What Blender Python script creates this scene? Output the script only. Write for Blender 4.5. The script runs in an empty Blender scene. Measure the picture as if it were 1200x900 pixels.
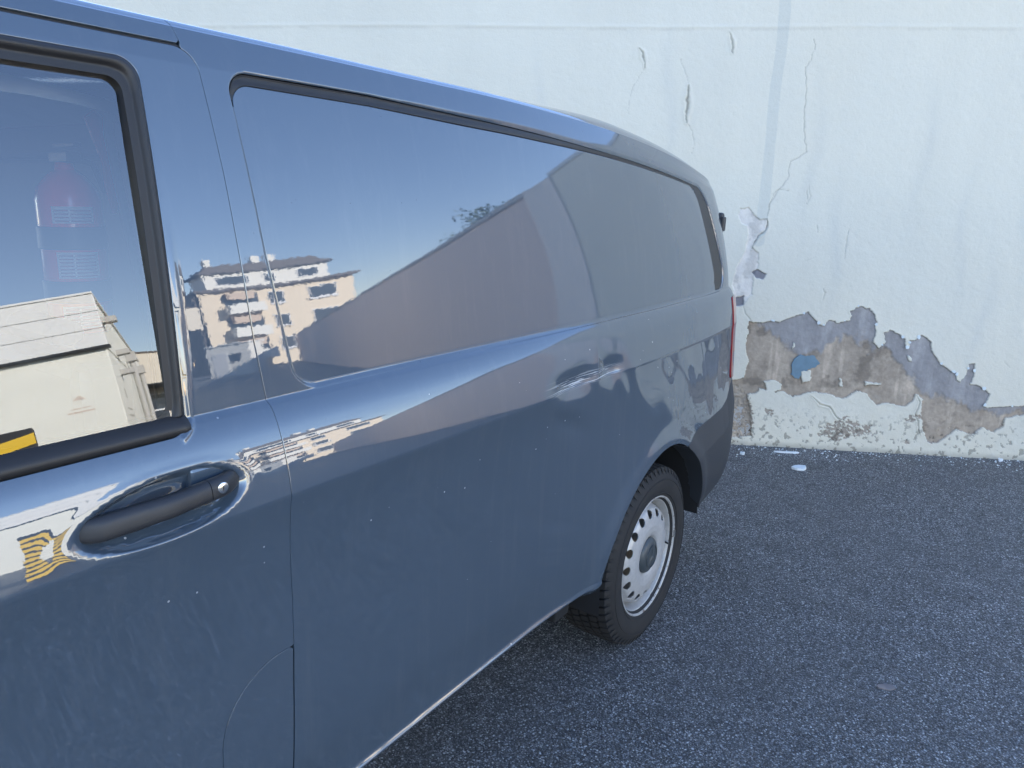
import bpy, math, random
import numpy as np
from mathutils import Matrix, Vector
random.seed(7); RNG=np.random.default_rng(7)
SC=bpy.context.scene
# ================= camera =================
cam=bpy.data.cameras.new("camera"); cob=bpy.data.objects.new("camera",cam); SC.collection.objects.link(cob)
cam.sensor_width=36; cam.lens=36*850/1200; cam.clip_start=0.02; cam.clip_end=2000
IX=Vector((0.57953139,-0.81455363,0.02541172)); IY=Vector((-0.18133724,-0.15929097,-0.97043454)); FW=Vector((0.79451883,0.55778918,-0.24002302))
CAM=Vector((-2.234,-0.931,1.548))
m=Matrix((( IX.x,-IY.x,-FW.x,CAM.x),(IX.y,-IY.y,-FW.y,CAM.y),(IX.z,-IY.z,-FW.z,CAM.z),(0,0,0,1)))
cob.matrix_world=m; SC.camera=cob
# ================= sky, sun, exposure =================
SUN_AZ,SUN_EL=math.radians(76),math.radians(22)
w=bpy.data.worlds.new("World"); SC.world=w; w.use_nodes=True
nt=w.node_tree; bg=nt.nodes['Background']; sky=nt.nodes.new('ShaderNodeTexSky'); sky.sky_type='NISHITA'; sky.sun_disc=False
sky.sun_elevation=SUN_EL; sky.sun_rotation=math.pi/2-SUN_AZ; sky.altitude=100; sky.air_density=1.1; sky.dust_density=0.0; sky.ozone_density=2.6
tint=nt.nodes.new('ShaderNodeMix'); tint.data_type='RGBA'; tint.blend_type='MULTIPLY'; tint.inputs[0].default_value=1; tint.inputs[7].default_value=(1.13,.968,.975,1)
hs=nt.nodes.new('ShaderNodeHueSaturation'); hs.inputs['Saturation'].default_value=1.08
nt.links.new(sky.outputs[0],tint.inputs[6]); nt.links.new(tint.outputs[2],hs.inputs['Color']); nt.links.new(hs.outputs[0],bg.inputs[0]); bg.inputs[1].default_value=0.15
sl=bpy.data.lights.new("sun",'SUN'); sl.energy=5.0; sl.angle=math.radians(0.5); sl.color=(1,.95,.88)
so=bpy.data.objects.new("sun",sl); SC.collection.objects.link(so)
sd=Vector((math.cos(SUN_EL)*math.cos(SUN_AZ),math.cos(SUN_EL)*math.sin(SUN_AZ),math.sin(SUN_EL)))
so.rotation_euler=sd.to_track_quat('Z','Y').to_euler(); so.location=(20,30,25)
SC.view_settings.view_transform='Standard'; SC.view_settings.look='None'; SC.view_settings.exposure=2.0; SC.view_settings.gamma=1
SC.cycles.max_bounces=8; SC.cycles.transparent_max_bounces=12; SC.cycles.caustics_reflective=False; SC.cycles.caustics_refractive=False
# ================= helpers =================
def link(o,parent=None):
    SC.collection.objects.link(o)
    if parent: o.parent=parent
    return o
def thing(name,label,cat,loc=(0,0,0),rz=0,group=None):
    o=bpy.data.objects.new(name,None); link(o); o.location=loc; o.rotation_euler=(0,0,rz); o.empty_display_size=.1
    return tag(o,label,cat,group)
def tag(o,label=None,cat=None,group=None,kind=None):
    if label: o['label']=label
    if cat: o['category']=cat
    if group: o['group']=group
    if kind: o['kind']=kind
    return o
class MB:
    """collects simple solids into one mesh"""
    def __init__(s): s.v=[];s.f=[];s.sm=[]
    def add(s,vs,fs,smooth=False):
        n=len(s.v); s.v+= [tuple(map(float,p)) for p in vs]; s.f+=[tuple(n+i for i in f) for f in fs]; s.sm+=[smooth]*len(fs); return s
    def box(s,x0,x1,y0,y1,z0,z1,M=None):
        vs=[(x0,y0,z0),(x1,y0,z0),(x1,y1,z0),(x0,y1,z0),(x0,y0,z1),(x1,y0,z1),(x1,y1,z1),(x0,y1,z1)]
        if M is not None: vs=[tuple(M@Vector(p)) for p in vs]
        return s.add(vs,[(3,2,1,0),(4,5,6,7),(0,1,5,4),(1,2,6,5),(2,3,7,6),(3,0,4,7)])
    def tube(s,pts,r,n=12,caps=True):
        pts=[Vector(p) for p in pts]; rs=r if isinstance(r,(list,tuple)) else [r]*len(pts); vs=[];fs=[]
        ref=None
        for i,p in enumerate(pts):
            t=(pts[min(i+1,len(pts)-1)]-pts[max(i-1,0)]).normalized()
            if ref is None: ref=Vector((0,0,1)) if abs(t.z)<.9 else Vector((1,0,0))
            a=t.cross(ref).normalized(); b=a.cross(t).normalized(); ref=b
            for k in range(n):
                an=2*math.pi*k/n; vs.append(p+(a*math.cos(an)+b*math.sin(an))*rs[i])
        for i in range(len(pts)-1):
            for k in range(n): fs.append((i*n+k,i*n+(k+1)%n,(i+1)*n+(k+1)%n,(i+1)*n+k))
        if caps: fs.append(tuple(range(n))); fs.append(tuple((len(pts)-1)*n+k for k in reversed(range(n))))
        return s.add(vs,fs,True)
    def lathe(s,prof,n=48,axis='y',c=(0,0,0),a0=0,a1=2*math.pi):
        """prof: list of (r,h); axis y: h along y"""
        full=abs(a1-a0-2*math.pi)<1e-6; m=n if full else n+1; vs=[];fs=[]
        for r,h in prof:
            for k in range(m):
                a=a0+(a1-a0)*k/n; x,z=r*math.cos(a),r*math.sin(a)
                vs.append((c[0]+x,c[1]+h,c[2]+z) if axis=='y' else (c[0]+x,c[1]+z,c[2]+h))
        for i in range(len(prof)-1):
            for k in range(n):
                k2=(k+1)%m; fs.append((i*m+k,i*m+k2,(i+1)*m+k2,(i+1)*m+k))
        return s.add(vs,fs,True)
    def prism(s,poly,h0,h1,fn):
        """poly list 2D, fn(a,b,h)->xyz"""
        n=len(poly); vs=[fn(a,b,h0) for a,b in poly]+[fn(a,b,h1) for a,b in poly]
        fs=[tuple(range(n)),tuple(range(2*n-1,n-1,-1))]+[(i,i+n,(i+1)%n+n,(i+1)%n) for i in range(n)]
        return s.add(vs,fs)
    def build(s,name,mat,parent=None,bevel=0,sharp=35):
        me=bpy.data.meshes.new(name); me.from_pydata(s.v,[],s.f); me.polygons.foreach_set('use_smooth',s.sm); me.update()
        import bmesh
        bm=bmesh.new(); bm.from_mesh(me); bmesh.ops.recalc_face_normals(bm,faces=bm.faces); bm.to_mesh(me); bm.free()
        if any(s.sm): me.set_sharp_from_angle(angle=math.radians(sharp))
        me.materials.append(mat); o=bpy.data.objects.new(name,me); link(o,parent)
        if bevel:
            b=o.modifiers.new('bevel','BEVEL'); b.width=bevel; b.segments=2; b.limit_method='ANGLE'; b.harden_normals=False
        return o
def grid_mesh(name,V,F,N,mat,parent,attrs=None):
    me=bpy.data.meshes.new(name)
    V=np.asarray(V,np.float32); nv=len(V)
    tri=[len(f) for f in F] if isinstance(F,list) else None
    Fq,Ft=F
    nl=Fq.size+Ft.size; nf=len(Fq)+len(Ft)
    me.vertices.add(nv); me.vertices.foreach_set('co',V.ravel())
    me.loops.add(nl); me.loops.foreach_set('vertex_index',np.concatenate([Fq.ravel(),Ft.ravel()]).astype(np.int32))
    me.polygons.add(nf)
    ls=np.concatenate([np.arange(len(Fq))*4,Fq.size+np.arange(len(Ft))*3]).astype(np.int32)
    me.polygons.foreach_set('loop_start',ls)
    me.polygons.foreach_set('use_smooth',np.ones(nf,bool))
    me.update(calc_edges=True); me.validate()
    if attrs:
        for k,(ty,arr) in attrs.items():
            a=me.attributes.new(k,ty,'POINT'); a.data.foreach_set({'FLOAT':'value','FLOAT_VECTOR':'vector','FLOAT_COLOR':'color'}[ty],np.asarray(arr,np.float32).ravel())
    if N is not None: me.normals_split_custom_set_from_vertices(np.asarray(N,np.float32))
    me.materials.append(mat); o=bpy.data.objects.new(name,me); link(o,parent); return o
def grad(F,u,v,e=5e-4): return (F(u+e,v)-F(u-e,v))/(2*e),(F(u,v+e)-F(u,v-e))/(2*e)
def carve(name,ug,vg,F,Pf,Nf,mat,parent,gap=0.0,lip=(.0015,.010),mirror=False,attrf=None):
    """mesh of the part of surface Pf where F(u,v)<=-gap, with clean snapped edges and rounded lips"""
    U,V=np.meshgrid(ug,vg); sh=U.shape
    G=lambda a,b:F(a,b)+gap
    f=G(U,V); mark=np.zeros(sh,bool)
    for ax in (0,1):
        a=f[:-1] if ax==0 else f[:,:-1]; b=f[1:] if ax==0 else f[:,1:]
        cr=(a*b<0); t=np.where(cr,np.abs(a)/(np.abs(a)+np.abs(b)+1e-12),0)
        A=cr&(t<.5); B=cr&(t>=.5)
        if ax==0: mark[:-1]|=A; mark[1:]|=B
        else: mark[:,:-1]|=A; mark[:,1:]|=B
    mu,mv=U[mark],V[mark]
    for _ in range(4):
        g=G(mu,mv); gx,gy=grad(F,mu,mv); q=gx*gx+gy*gy+1e-9
        st=np.clip(g/q,-.01,.01); mu=mu-st*gx; mv=mv-st*gy
    U=U.copy();V=V.copy();U[mark]=mu;V[mark]=mv
    inside=(f<=0)|mark
    idx=np.arange(U.size).reshape(sh)
    q=np.stack([idx[:-1,:-1],idx[:-1,1:],idx[1:,1:],idx[1:,:-1]],-1).reshape(-1,4)
    ins=inside.ravel()[q]; cnt=ins.sum(1)
    onc=mark.ravel()[q].sum(1)
    full=q[cnt==4]
    # quads whose corners are all on the contour but centre outside are dropped
    cu=U.ravel()[full].mean(1); cv=V.ravel()[full].mean(1)
    full=full[G(cu,cv)<=1e-6]
    t3=q[cnt==3]; i3=ins[cnt==3]
    tri=np.array([r[k] for r,k in zip(t3,i3)]).reshape(-1,3)
    if len(tri):
        cu=U.ravel()[tri].mean(1); cv=V.ravel()[tri].mean(1); tri=tri[G(cu,cv)<=1e-6]
    used=np.unique(np.concatenate([full.ravel(),tri.ravel()]).astype(int))
    rm=-np.ones(U.size,int); rm[used]=np.arange(len(used))
    full=rm[full.astype(int)]; tri=rm[tri.astype(int)].reshape(-1,3)
    uu,vv=U.ravel()[used],V.ravel()[used]; mk=mark.ravel()[used]
    P3=Pf(uu,vv); N3=Nf(uu,vv)
    if lip:
        es=np.concatenate([full[:,[0,1]],full[:,[1,2]],full[:,[2,3]],full[:,[3,0]],tri[:,[0,1]],tri[:,[1,2]],tri[:,[2,0]]])
        key=np.sort(es,1); k1=key[:,0]*len(used)+key[:,1]
        un,inv,ct=np.unique(k1,return_inverse=True,return_counts=True)
        be=es[(ct[inv]==1)]; be=be[mk[be[:,0]]&mk[be[:,1]]]
        bv=np.unique(be); r,dp=lip
        bu,bvv=uu[bv],vv[bv]; gx,gy=grad(F,bu,bvv)
        e=1e-3; T=(Pf(bu+e,bvv)-Pf(bu-e,bvv))/(2*e)*gx[:,None]+(Pf(bu,bvv+e)-Pf(bu,bvv-e))/(2*e)*gy[:,None]
        n=N3[bv]; T-=n*(T*n).sum(1,keepdims=True); T/=np.linalg.norm(T,axis=1,keepdims=True)+1e-9
        p=P3[bv]; rings=[(p+T*r*.7-n*r*.3,(n+T)/1.414),(p+T*r-n*r,T),(p+T*r-n*dp,T)]
        m_=-np.ones(len(used),int); m_[bv]=np.arange(len(bv)); nb=len(bv); base=len(P3)
        Vs=[P3];Ns=[N3];qs=[]
        prev=lambda k:(be[:,k])
        ids0=be
        for j,(rp,rn) in enumerate(rings):
            ids1=base+j*nb+m_[be]
            qs.append(np.stack([ids0[:,1],ids0[:,0],ids1[:,0],ids1[:,1]],1)); ids0=ids1
            Vs.append(rp);Ns.append(rn)
        P3=np.concatenate(Vs);N3=np.concatenate(Ns); full=np.concatenate([full]+qs)
        uu=np.concatenate([uu]+[bu]*3); vv=np.concatenate([vv]+[bvv]*3)
    at={'panel_uv':('FLOAT_VECTOR',np.stack([uu,vv,uu*0],1))}
    o=grid_mesh(name,P3,(full,tri),N3,mat,parent,at)
    if mirror:
        P3=P3.copy();N3=N3.copy();P3[:,1]=2*CENTRE-P3[:,1];N3[:,1]*=-1
        o2=grid_mesh(name,P3,(full[:,::-1],tri[:,::-1]),N3,mat,parent,at)
        return o,o2
    return o
# ================= materials =================
class NT:
    def __init__(s,name):
        s.m=bpy.data.materials.new(name); s.m.use_nodes=True; s.t=s.m.node_tree; s.b=s.t.nodes['Principled BSDF']
    def n(s,ty,**k):
        x=s.t.nodes.new('ShaderNode'+ty)
        for a,b in k.items():
            if hasattr(x,a): setattr(x,a,b)
            else: x.inputs[a.replace('_',' ')].default_value=b
        return x
    def l(s,a,b): s.t.links.new(a,b)
    def noise(s,scale,detail=4,rough=.55,vec=None,dist=0):
        x=s.n('TexNoise'); x.inputs['Scale'].default_value=scale;x.inputs['Detail'].default_value=detail;x.inputs['Roughness'].default_value=rough;x.inputs['Distortion'].default_value=dist
        if vec is not None: s.l(vec,x.inputs['Vector'])
        return x.outputs['Fac']
    def vor(s,scale,feature='F1',vec=None,rnd=1,out='Distance'):
        x=s.n('TexVoronoi'); x.feature=feature; x.inputs['Scale'].default_value=scale; x.inputs['Randomness'].default_value=rnd
        if vec is not None: s.l(vec,x.inputs['Vector'])
        return x.outputs[out]
    def ramp(s,fac,stops,interp='LINEAR'):
        x=s.n('ValToRGB'); x.color_ramp.interpolation=interp; e=x.color_ramp.elements
        while len(e)<len(stops): e.new(.5)
        for i,(p,c) in enumerate(stops):
            e[i].position=p; e[i].color=(c if isinstance(c,tuple) else (c,c,c))+((1,) if not isinstance(c,tuple) or len(c)==3 else ())
        s.l(fac,x.inputs[0]); return x.outputs[0]
    def mix(s,f,a,b,mode='MIX'):
        x=s.n('Mix'); x.data_type='RGBA'; x.blend_type=mode
        for v,i in ((f,0),(a,6),(b,7)):
            if hasattr(v,'is_linked'): s.l(v,x.inputs[i])
            else: x.inputs[i].default_value=v if i==0 else (tuple(v)+(1,))
        return x.outputs[2]
    def math(s,op,a,b=0,c=0,clamp=False):
        x=s.n('Math'); x.operation=op; x.use_clamp=clamp
        for i,v in enumerate((a,b,c)):
            if hasattr(v,'is_linked'): s.l(v,x.inputs[i])
            else: x.inputs[i].default_value=v
        return x.outputs[0]
    def bump(s,h,strength,dist,normal=None):
        x=s.n('Bump'); x.inputs['Strength'].default_value=strength; x.inputs['Distance'].default_value=dist
        s.l(h,x.inputs['Height'])
        if normal is not None: s.l(normal,x.inputs['Normal'])
        return x.outputs[0]
    def set(s,**k):
        for a,v in k.items():
            i=s.b.inputs[a.replace('_',' ')]
            if hasattr(v,'is_linked'): s.l(v,i)
            elif isinstance(v,tuple): i.default_value=v+(1,) if len(v)==3 else v
            else: i.default_value=v
        return s
    def obj(s): return s.n('TexCoord').outputs['Object']
    def geo(s): return s.n('NewGeometry').outputs['Position']
    def mapv(s,vec,sc=(1,1,1),rot=(0,0,0)):
        x=s.n('Mapping'); x.inputs['Scale'].default_value=sc; x.inputs['Rotation'].default_value=rot; s.l(vec,x.inputs[0]); return x.outputs[0]
def simple(name,col,rough=.6,metal=0,bump=0,bscale=60,spec=.5,var=.12):
    t=NT(name); p=t.obj(); n=t.noise(bscale*.15,5,.6,p)
    dark=tuple(c*(1-var) for c in col); lite=tuple(min(1,c*(1+var)) for c in col)
    t.set(Base_Color=t.mix(n,dark,lite),Roughness=rough,Metallic=metal); t.b.inputs['Specular IOR Level'].default_value=spec
    if bump: t.set(Normal=t.bump(t.noise(bscale,4,.6,p),bump,.002))
    return t.m
def paint(name='van_paint',film=True):
    t=NT(name); p=t.obj()
    base=(.054,.077,.104); c=t.mix(t.noise(1.3,2,.5,p),tuple(x*.93 for x in base),tuple(x*1.07 for x in base))
    # dust film, denser low down, brushed into swirls
    sep=t.n('SeparateXYZ'); t.l(p,sep.inputs[0])
    low=t.math('MULTIPLY_ADD',sep.outputs[2],-.9,1.25,clamp=True)
    st=t.noise(9,6,.7,t.mapv(p,(1,1,.5),(0,.5,0)),1.5)
    film_=t.math('MULTIPLY',t.math('MULTIPLY',t.ramp(st,[(.35,0.0),(.75,1.0)]),low),.035)
    c=t.mix(film_,c,(.22,.22,.22))
    # bird-lime / dust specks
    v=t.vor(42,'F1',p); vc=t.vor(42,'F1',p,out='Color')
    sx=t.n('SeparateColor'); t.l(vc,sx.inputs[0])
    sel=t.math('GREATER_THAN',sx.outputs[0],.76); dot=t.math('LESS_THAN',v,t.math('MULTIPLY',sx.outputs[1],.09))
    dot=t.math('MULTIPLY',t.math('MULTIPLY',dot,sel),t.math('MULTIPLY_ADD',sep.outputs[2],-12,15.2,clamp=True)); 
    c=t.mix(t.math('MULTIPLY',dot,.75),c,(.45,.46,.47))
    v2=t.vor(55,'F1',t.mapv(p,(1,1,.8),(0.4,.3,0))); c2=t.vor(55,'F1',t.mapv(p,(1,1,.8),(0.4,.3,0)),out='Color'); s2=t.n('SeparateColor'); t.l(c2,s2.inputs[0])
    d2=t.math('MULTIPLY',t.math('LESS_THAN',v2,.05),t.math('GREATER_THAN',s2.outputs[1],.80)); d2=t.math('MULTIPLY',d2,t.math('MULTIPLY_ADD',sep.outputs[2],12,-13.6,clamp=True)); 
    c=t.mix(t.math('MULTIPLY',d2,.8),c,(.03,.03,.035))
    run=t.ramp(t.noise(1,5,.7,t.mapv(p,(26,26,1.6))),[(.52,0.0),(.72,1.0)]); c=t.mix(t.math('MULTIPLY',run,.07),c,(.20,.20,.19))
    # scuff marks on the dent
    at=t.n('Attribute'); at.attribute_name='panel_uv'
    su=t.n('SeparateXYZ'); t.l(at.outputs['Vector'],su.inputs[0])
    du=t.math('ABSOLUTE',t.math('ADD',su.outputs[0],.53)); dv=t.math('ABSOLUTE',t.math('ADD',su.outputs[1],-.016))
    # window around the dent
    wv=t.math('MULTIPLY',t.math('SMOOTH_MIN',t.math('MULTIPLY_ADD',du,-8,1.85,clamp=True),1,.01),t.math('MULTIPLY_ADD',dv,-60,1.5,clamp=True))
    scr=t.noise(1,3,.6,t.mapv(at.outputs['Vector'],(7,260,1),(0,0,.07)))
    scr=t.math('MULTIPLY',t.ramp(scr,[(.53,0.0),(.58,1.0)]),wv)
    c=t.mix(t.math('MULTIPLY',scr,.8),c,(.6,.62,.64))
    rough=t.math('MULTIPLY_ADD',film_,1.2,.0)
    orange=t.noise(110,2,.5,p)
    nrm=t.bump(orange,.010,.002)
    t.set(Base_Color=c,Roughness=.6,Coat_Weight=1.0,Coat_IOR=2.15,Normal=t.bump(t.math('MULTIPLY',scr,-1),.3,.001,nrm))
    t.set(Coat_Normal=t.bump(t.math('MULTIPLY',scr,-1),.3,.001,nrm))
    t.l(t.math('ADD',t.math('MULTIPLY',film_,.1),t.math('MULTIPLY_ADD',t.math('ADD',dot,scr,clamp=True),.4,.012)),t.b.inputs['Coat Roughness'])
    t.b.inputs['Specular IOR Level'].default_value=.1
    return t.m
# ---------- body surface ----------
def sstep(a,b,x):
    t=np.clip((x-a)/(b-a),0,1); return t*t*(3-2*t)
CREASE_Z=1.075
def _section(knots, v0, y0, z0):
    vs=np.arange(-0.86,1.90,0.001)
    kv=np.array([k[0] for k in knots]); kp=np.radians([k[1] for k in knots])
    ph=np.interp(vs,kv,kp)
    Y=np.concatenate([[0],np.cumsum(np.sin((ph[1:]+ph[:-1])/2)*0.001)])
    Z=np.concatenate([[0],np.cumsum(np.cos((ph[1:]+ph[:-1])/2)*0.001)])
    i=int(round((v0+0.86)/0.001))
    return vs,Y-Y[i]+y0,Z-Z[i]+z0
UP=[(.150,36),(.156,50),(.163,48),(.167,6),(.20,6.5),(.35,8.5),(.5,11),(.64,14),(.683,15),(.687,20),(.70,20),(.742,25),(.744,60),(.747,46),(.78,56),(.83,74),(1.0,82),(1.3,87),(1.9,90)]
UPA=UP[:-7]+[(.742,25),(.7435,74),(.746,50),(.758,56),(.766,77),(.9,83),(1.2,87),(1.9,90)]
LOWA=[(-.86,-90),(-.74,-80),(-.688,-60),(-.681,35),(-.673,25),(-.667,-6),(-.56,-7),(-.52,-2),(-.40,0),(-.25,-2),(-.12,-6),(-.03,-12),(-.008,-14),(.0,-6),(.004,7),(.03,10),(.07,14),(.11,20)]
LOWB=[(-.86,-90),(-.74,-75),(-.70,-10),(-.50,0),(-.30,3),(-.05,3),(-.008,0),(-.004,-8),(.0,-4),(.004,7),(.05,7),(.1,12),(.135,28)]
VS,YA,ZA=_section(LOWA+UPA,0,0,CREASE_Z)
iB=int(round((.2+.86)/.001))
_,YB,ZB=_section(LOWB+UP,.2,YA[iB],ZA[iB])
# plan curve
PK=[(-9,-90),(-4.25,-86),(-4.05,-62),(-3.85,-25),(-3.5,-8),(-3.0,-2),(-2.2,-.3),(-1.2,0),(-.6,0.3),(.0,1.2),(.5,3.5),(.8,7),(.88,12),(.95,35),(1.04,66),(1.12,84),(1.25,89),(1.4,90),(9,90)]
US=np.arange(-5.4,2.4,0.002)
_th=np.radians(np.interp(US,[k[0] for k in PK],[k[1] for k in PK]))
PX=np.concatenate([[0],np.cumsum(np.cos((_th[1:]+_th[:-1])/2)*.002)])
PY=np.concatenate([[0],np.cumsum(np.sin((_th[1:]+_th[:-1])/2)*.002)])
_i=int(round((-1.2+5.4)/.002)); PX=PX-PX[_i]-1.2; PY=PY-PY[_i]
WZC=np.array([.04,.33]) # arch centre
def base(u,v):
    w=sstep(-.75,-.05,u)
    Y=(1-w)*np.interp(v,VS,YA)+w*np.interp(v,VS,YB)
    Z=(1-w)*np.interp(v,VS,ZA)+w*np.interp(v,VS,ZB)
    px=np.interp(u,US,PX); py=np.interp(u,US,PY)
    lean=np.interp(Z,[0,1.2,1.43,1.64,1.74,1.80,1.87,1.95],[0,0,.015,.030,.040,.055,.11,.38])*sstep(-.2,.95,px)
    lean=lean-np.interp(Z,[0,.95,1.12,1.3,1.75,1.85,1.95],[0,0,.35,.75,1.35,1.5,1.7])*sstep(-2.5,-4.05,px)
    tt=np.clip((px+.9)/1.3,0,9); dd=np.where(tt<1.22,tt*tt,1.22**2+2.44*(tt-1.22))
    drop=.060*dd*np.clip((Z-1.3)/.43,0,1.1)
    y=Y+py*1.0
    # towards centreline stop at .964
    k=np.clip(py/.6,0,1)
    y=np.minimum(y,.964)
    return np.stack([px-lean,y,Z-drop],-1)
DENT=(-.47,.005)
def disp(u,v):
    d=0*u
    # rear arch flare (outwards = negative)
    z=np.interp(v,VS,ZA)
    r=np.hypot(u-WZC[0],z-WZC[1])
    d=d-.010*np.exp(-((r-.425)/.045)**2)*(z>.3)
    # dent
    a=(u-DENT[0]);b=(v-DENT[1])
    d=d+.017*np.exp(-(np.abs(u+.60)/.105)**3-((v-.012)/.033)**2)+.013*np.exp(-(np.abs(u+.385)/.065)**3-((v-.018)/.032)**2)
    d=d+.006*np.exp(-(a/.16)**2-((v-.03)/.07)**2)-.004*np.exp(-np.abs(u+.462)/.012)*np.exp(-((v-.04)/.04)**2)
    d=d+.007*np.exp(-((u+.60)/.10)**2-((v+.105+.40*(u+.60))/.032)**2)+.0015*np.sin(60*(u+v*.6))*np.exp(-((u+.30)/.10)**2-((v+.02)/.07)**2)
    d=d+.0008*np.sin(u*31+v*17)*np.exp(-((u-.2)/.45)**2-((v+.10)/.14)**2)
    # blank panel recess
    s=np.minimum(blank_sdf(u,v),blank_outer(u,v)+.004)
    d=d+.006*sstep(.008+.008*sstep(-1.40,-.6,u),0*u,s)
    # raised flange line behind the door window
    s=rrect(u+(.64-v)*.050,v,-2.74,-1.648,.140,.680,.030); d=d-.0022*np.exp(-((s-.009)/.004)**2)*sstep(.46,.36,v)*(u>-1.69)
    # gentle panel waviness
    d=d+.0006*np.sin(u*5.1+1)*np.sin(v*7.3)+.0003*np.sin(u*11+v*9)
    # handle cup
    s=cup_sdf(u,v)
    d=d+.036*(.35*sstep(.001,-.010,s)+.65*sstep(.0,-.045,s))-.0004*np.exp(-((s-.004)/.005)**2)
    return d
def rrect(u,v,u0,u1,v0,v1,r):
    cx=(u0+u1)/2;cy=(v0+v1)/2
    qx=np.abs(u-cx)-(u1-u0)/2+r; qy=np.abs(v-cy)-(v1-v0)/2+r
    return np.hypot(np.maximum(qx,0),np.maximum(qy,0))+np.minimum(np.maximum(qx,qy),0)-r
def _uu(u,v):
    return u+.27*(v-.19)*sstep(-.6,.6,u)+np.interp(v,[.17,.2,.27,.4,.66],[-.011,-.001,.008,.021,.033])*sstep(-.6,-1.2,u)
def _vb(u,v): return v-(np.interp(u,[-1.48,-1.2,-.9,-.6,-.3,.05,.4],[.668,.668,.659,.654,.652,.646,.642])-.652)*sstep(.35,.60,v)
def _vt(u,v): return v-(np.interp(u,[-1.48,-1.2,-.9,-.6,-.3,.05,.4],[.686,.688,.680,.673,.665,.658,.653])-.676)*sstep(.35,.60,v)
def blank_sdf(u,v): return rrect(_uu(u,v),_vb(u,v),-1.465,.665,.178,.652,np.where(u>-.3,.07,.035))
def blank_outer(u,v): return rrect(_uu(u,v),_vt(u,v),-1.470,.797,.170,.676,np.where(u>-.3,.10,.038))
def cup_sdf(u,v):
    a=np.radians(3)
    x=(u+1.735)*np.cos(a)+(v-.045)*np.sin(a); y=-(u+1.735)*np.sin(a)+(v-.045)*np.cos(a)
    h=np.interp(x,[-.14,.14],[.041,.051])
    # tapered ellipse-like
    ex=.130
    q=np.sqrt((x/ex)**2+(y/h)**2)+1e-9
    return (q-1)*np.minimum(h,ex)
def P(u,v):
    u=np.asarray(u,float);v=np.asarray(v,float)
    e=1e-3
    b=base(u,v);bu=base(u+e,v)-base(u-e,v);bv=base(u,v+e)-base(u,v-e)
    n=np.cross(bv,bu);n/= (np.linalg.norm(n,axis=-1,keepdims=True)+1e-12)  # inward
    return b+n*disp(u,v)[...,None]
def NRM(u,v,e=1e-3):
    bu=P(u+e,v)-P(u-e,v);bv=P(u,v+e)-P(u,v-e)
    n=np.cross(bu,bv);return n/(np.linalg.norm(n,axis=-1,keepdims=True)+1e-12) # outward

CENTRE=.964
def ymid(u,v):
    w=sstep(-.75,-.05,u)
    return (1-w)*np.interp(v,VS,YA)+w*np.interp(v,VS,YB)+np.interp(u,US,PY)-CENTRE
def zof(v): return np.interp(v,VS,ZA)
# ================= van =================
M_paint=paint()
M_black=simple('black_plastic',(.030,.030,.032),.42,bump=.15,bscale=900)
M_rubber=simple('seal_rubber',(.022,.020,.019),.48,bump=.1,bscale=500)
M_trim=simple('grey_bumper_plastic',(.030,.034,.040),.55,bump=.12,bscale=1200)
M_liner=simple('arch_liner',(.012,.012,.013),.9)
M_cabin=simple('cabin_plastic',(.13,.13,.135),.7)
M_headlining=simple('headlining_cloth',(.55,.56,.55),.9)
M_chrome=simple('polished_metal',(.75,.74,.70),.22,1.0)
def glass_mat():
    t=NT('tinted_window_glass'); N=t.t.nodes; N.remove(t.b)
    tr=t.n('BsdfTransparent'); tr.inputs[0].default_value=(.95,.98,.98,1); gl=t.n('BsdfGlossy'); gl.inputs['Roughness'].default_value=0.0
    fr=t.n('Fresnel'); fr.inputs[0].default_value=2.5
    mx=t.n('MixShader'); t.l(fr.outputs[0],mx.inputs[0]); t.l(tr.outputs[0],mx.inputs[1]); t.l(gl.outputs[0],mx.inputs[2])
    t.l(mx.outputs[0],N['Material Output'].inputs[0]); return t.m
M_glass=glass_mat()
t=NT('tail_light_red'); t.set(Base_Color=(.32,.008,.010),Roughness=.1,Coat_Weight=1.0); M_tail=t.m
van=thing('panel_van','slate blue panel van with dented rear side panel, parked beside the peeling wall','van',(-.8,.964,0))
VO=Vector((-.8,.964,0))
class VanParent: pass
_van_parts=[]
def lines(*segs):
    out=[]
    for a,b,st in segs:
        n=max(1,int(round((b-a)/st))); out+=list(np.linspace(a,b,n,endpoint=False))
    out.append(segs[-1][1]); return np.array(out)
UG=lines((-4.9,-2.9,.05),(-2.9,-2.0,.012),(-2.0,-1.53,.005),(-1.53,-1.43,.002),(-1.43,-.75,.005),(-.75,-.2,.0045),(-.2,.70,.007),(.70,1.05,.006),(1.05,2.1,.03))
VG=lines((-.80,-.70,.008),(-.70,-.66,.0025),(-.66,-.06,.0085),(-.06,-.015,.005),(-.015,.008,.0015),(.008,.13,.005),(.13,.20,.0022),(.20,.64,.009),(.64,.685,.0022),(.685,.735,.004),(.735,.76,.002),(.76,1.0,.012),(1.0,float(np.interp(CENTRE,YA,VS))+.03,.04))
def gapu(v): return np.interp(v,[-.7,-.546,-.318,-.21,0,.148,.26,.526,.685],[-1.53,-1.527,-1.517,-1.517,-1.529,-1.528,-1.538,-1.543,-1.550])
def F_doorfull(u,v): return rrect(u-gapu(v),v,-1.34,0,-.62,.7115,.035)
def F_flap(u,v): return np.maximum(rrect(u-gapu(v),v,-.145,.4,-.90,-.300,.125),u-gapu(v)+.0025)
def F_flapstrict(u,v): return np.maximum(F_flap(u,v),-(v+.62))
def F_window(u,v): return rrect(u+(.64-v)*.050,v,-2.74,-1.648,.140,.680,.030)
def F_winin(u,v): return rrect(u+ (.64-v)*.045,v,-2.70,-1.673,.174,.652,.022)
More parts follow.
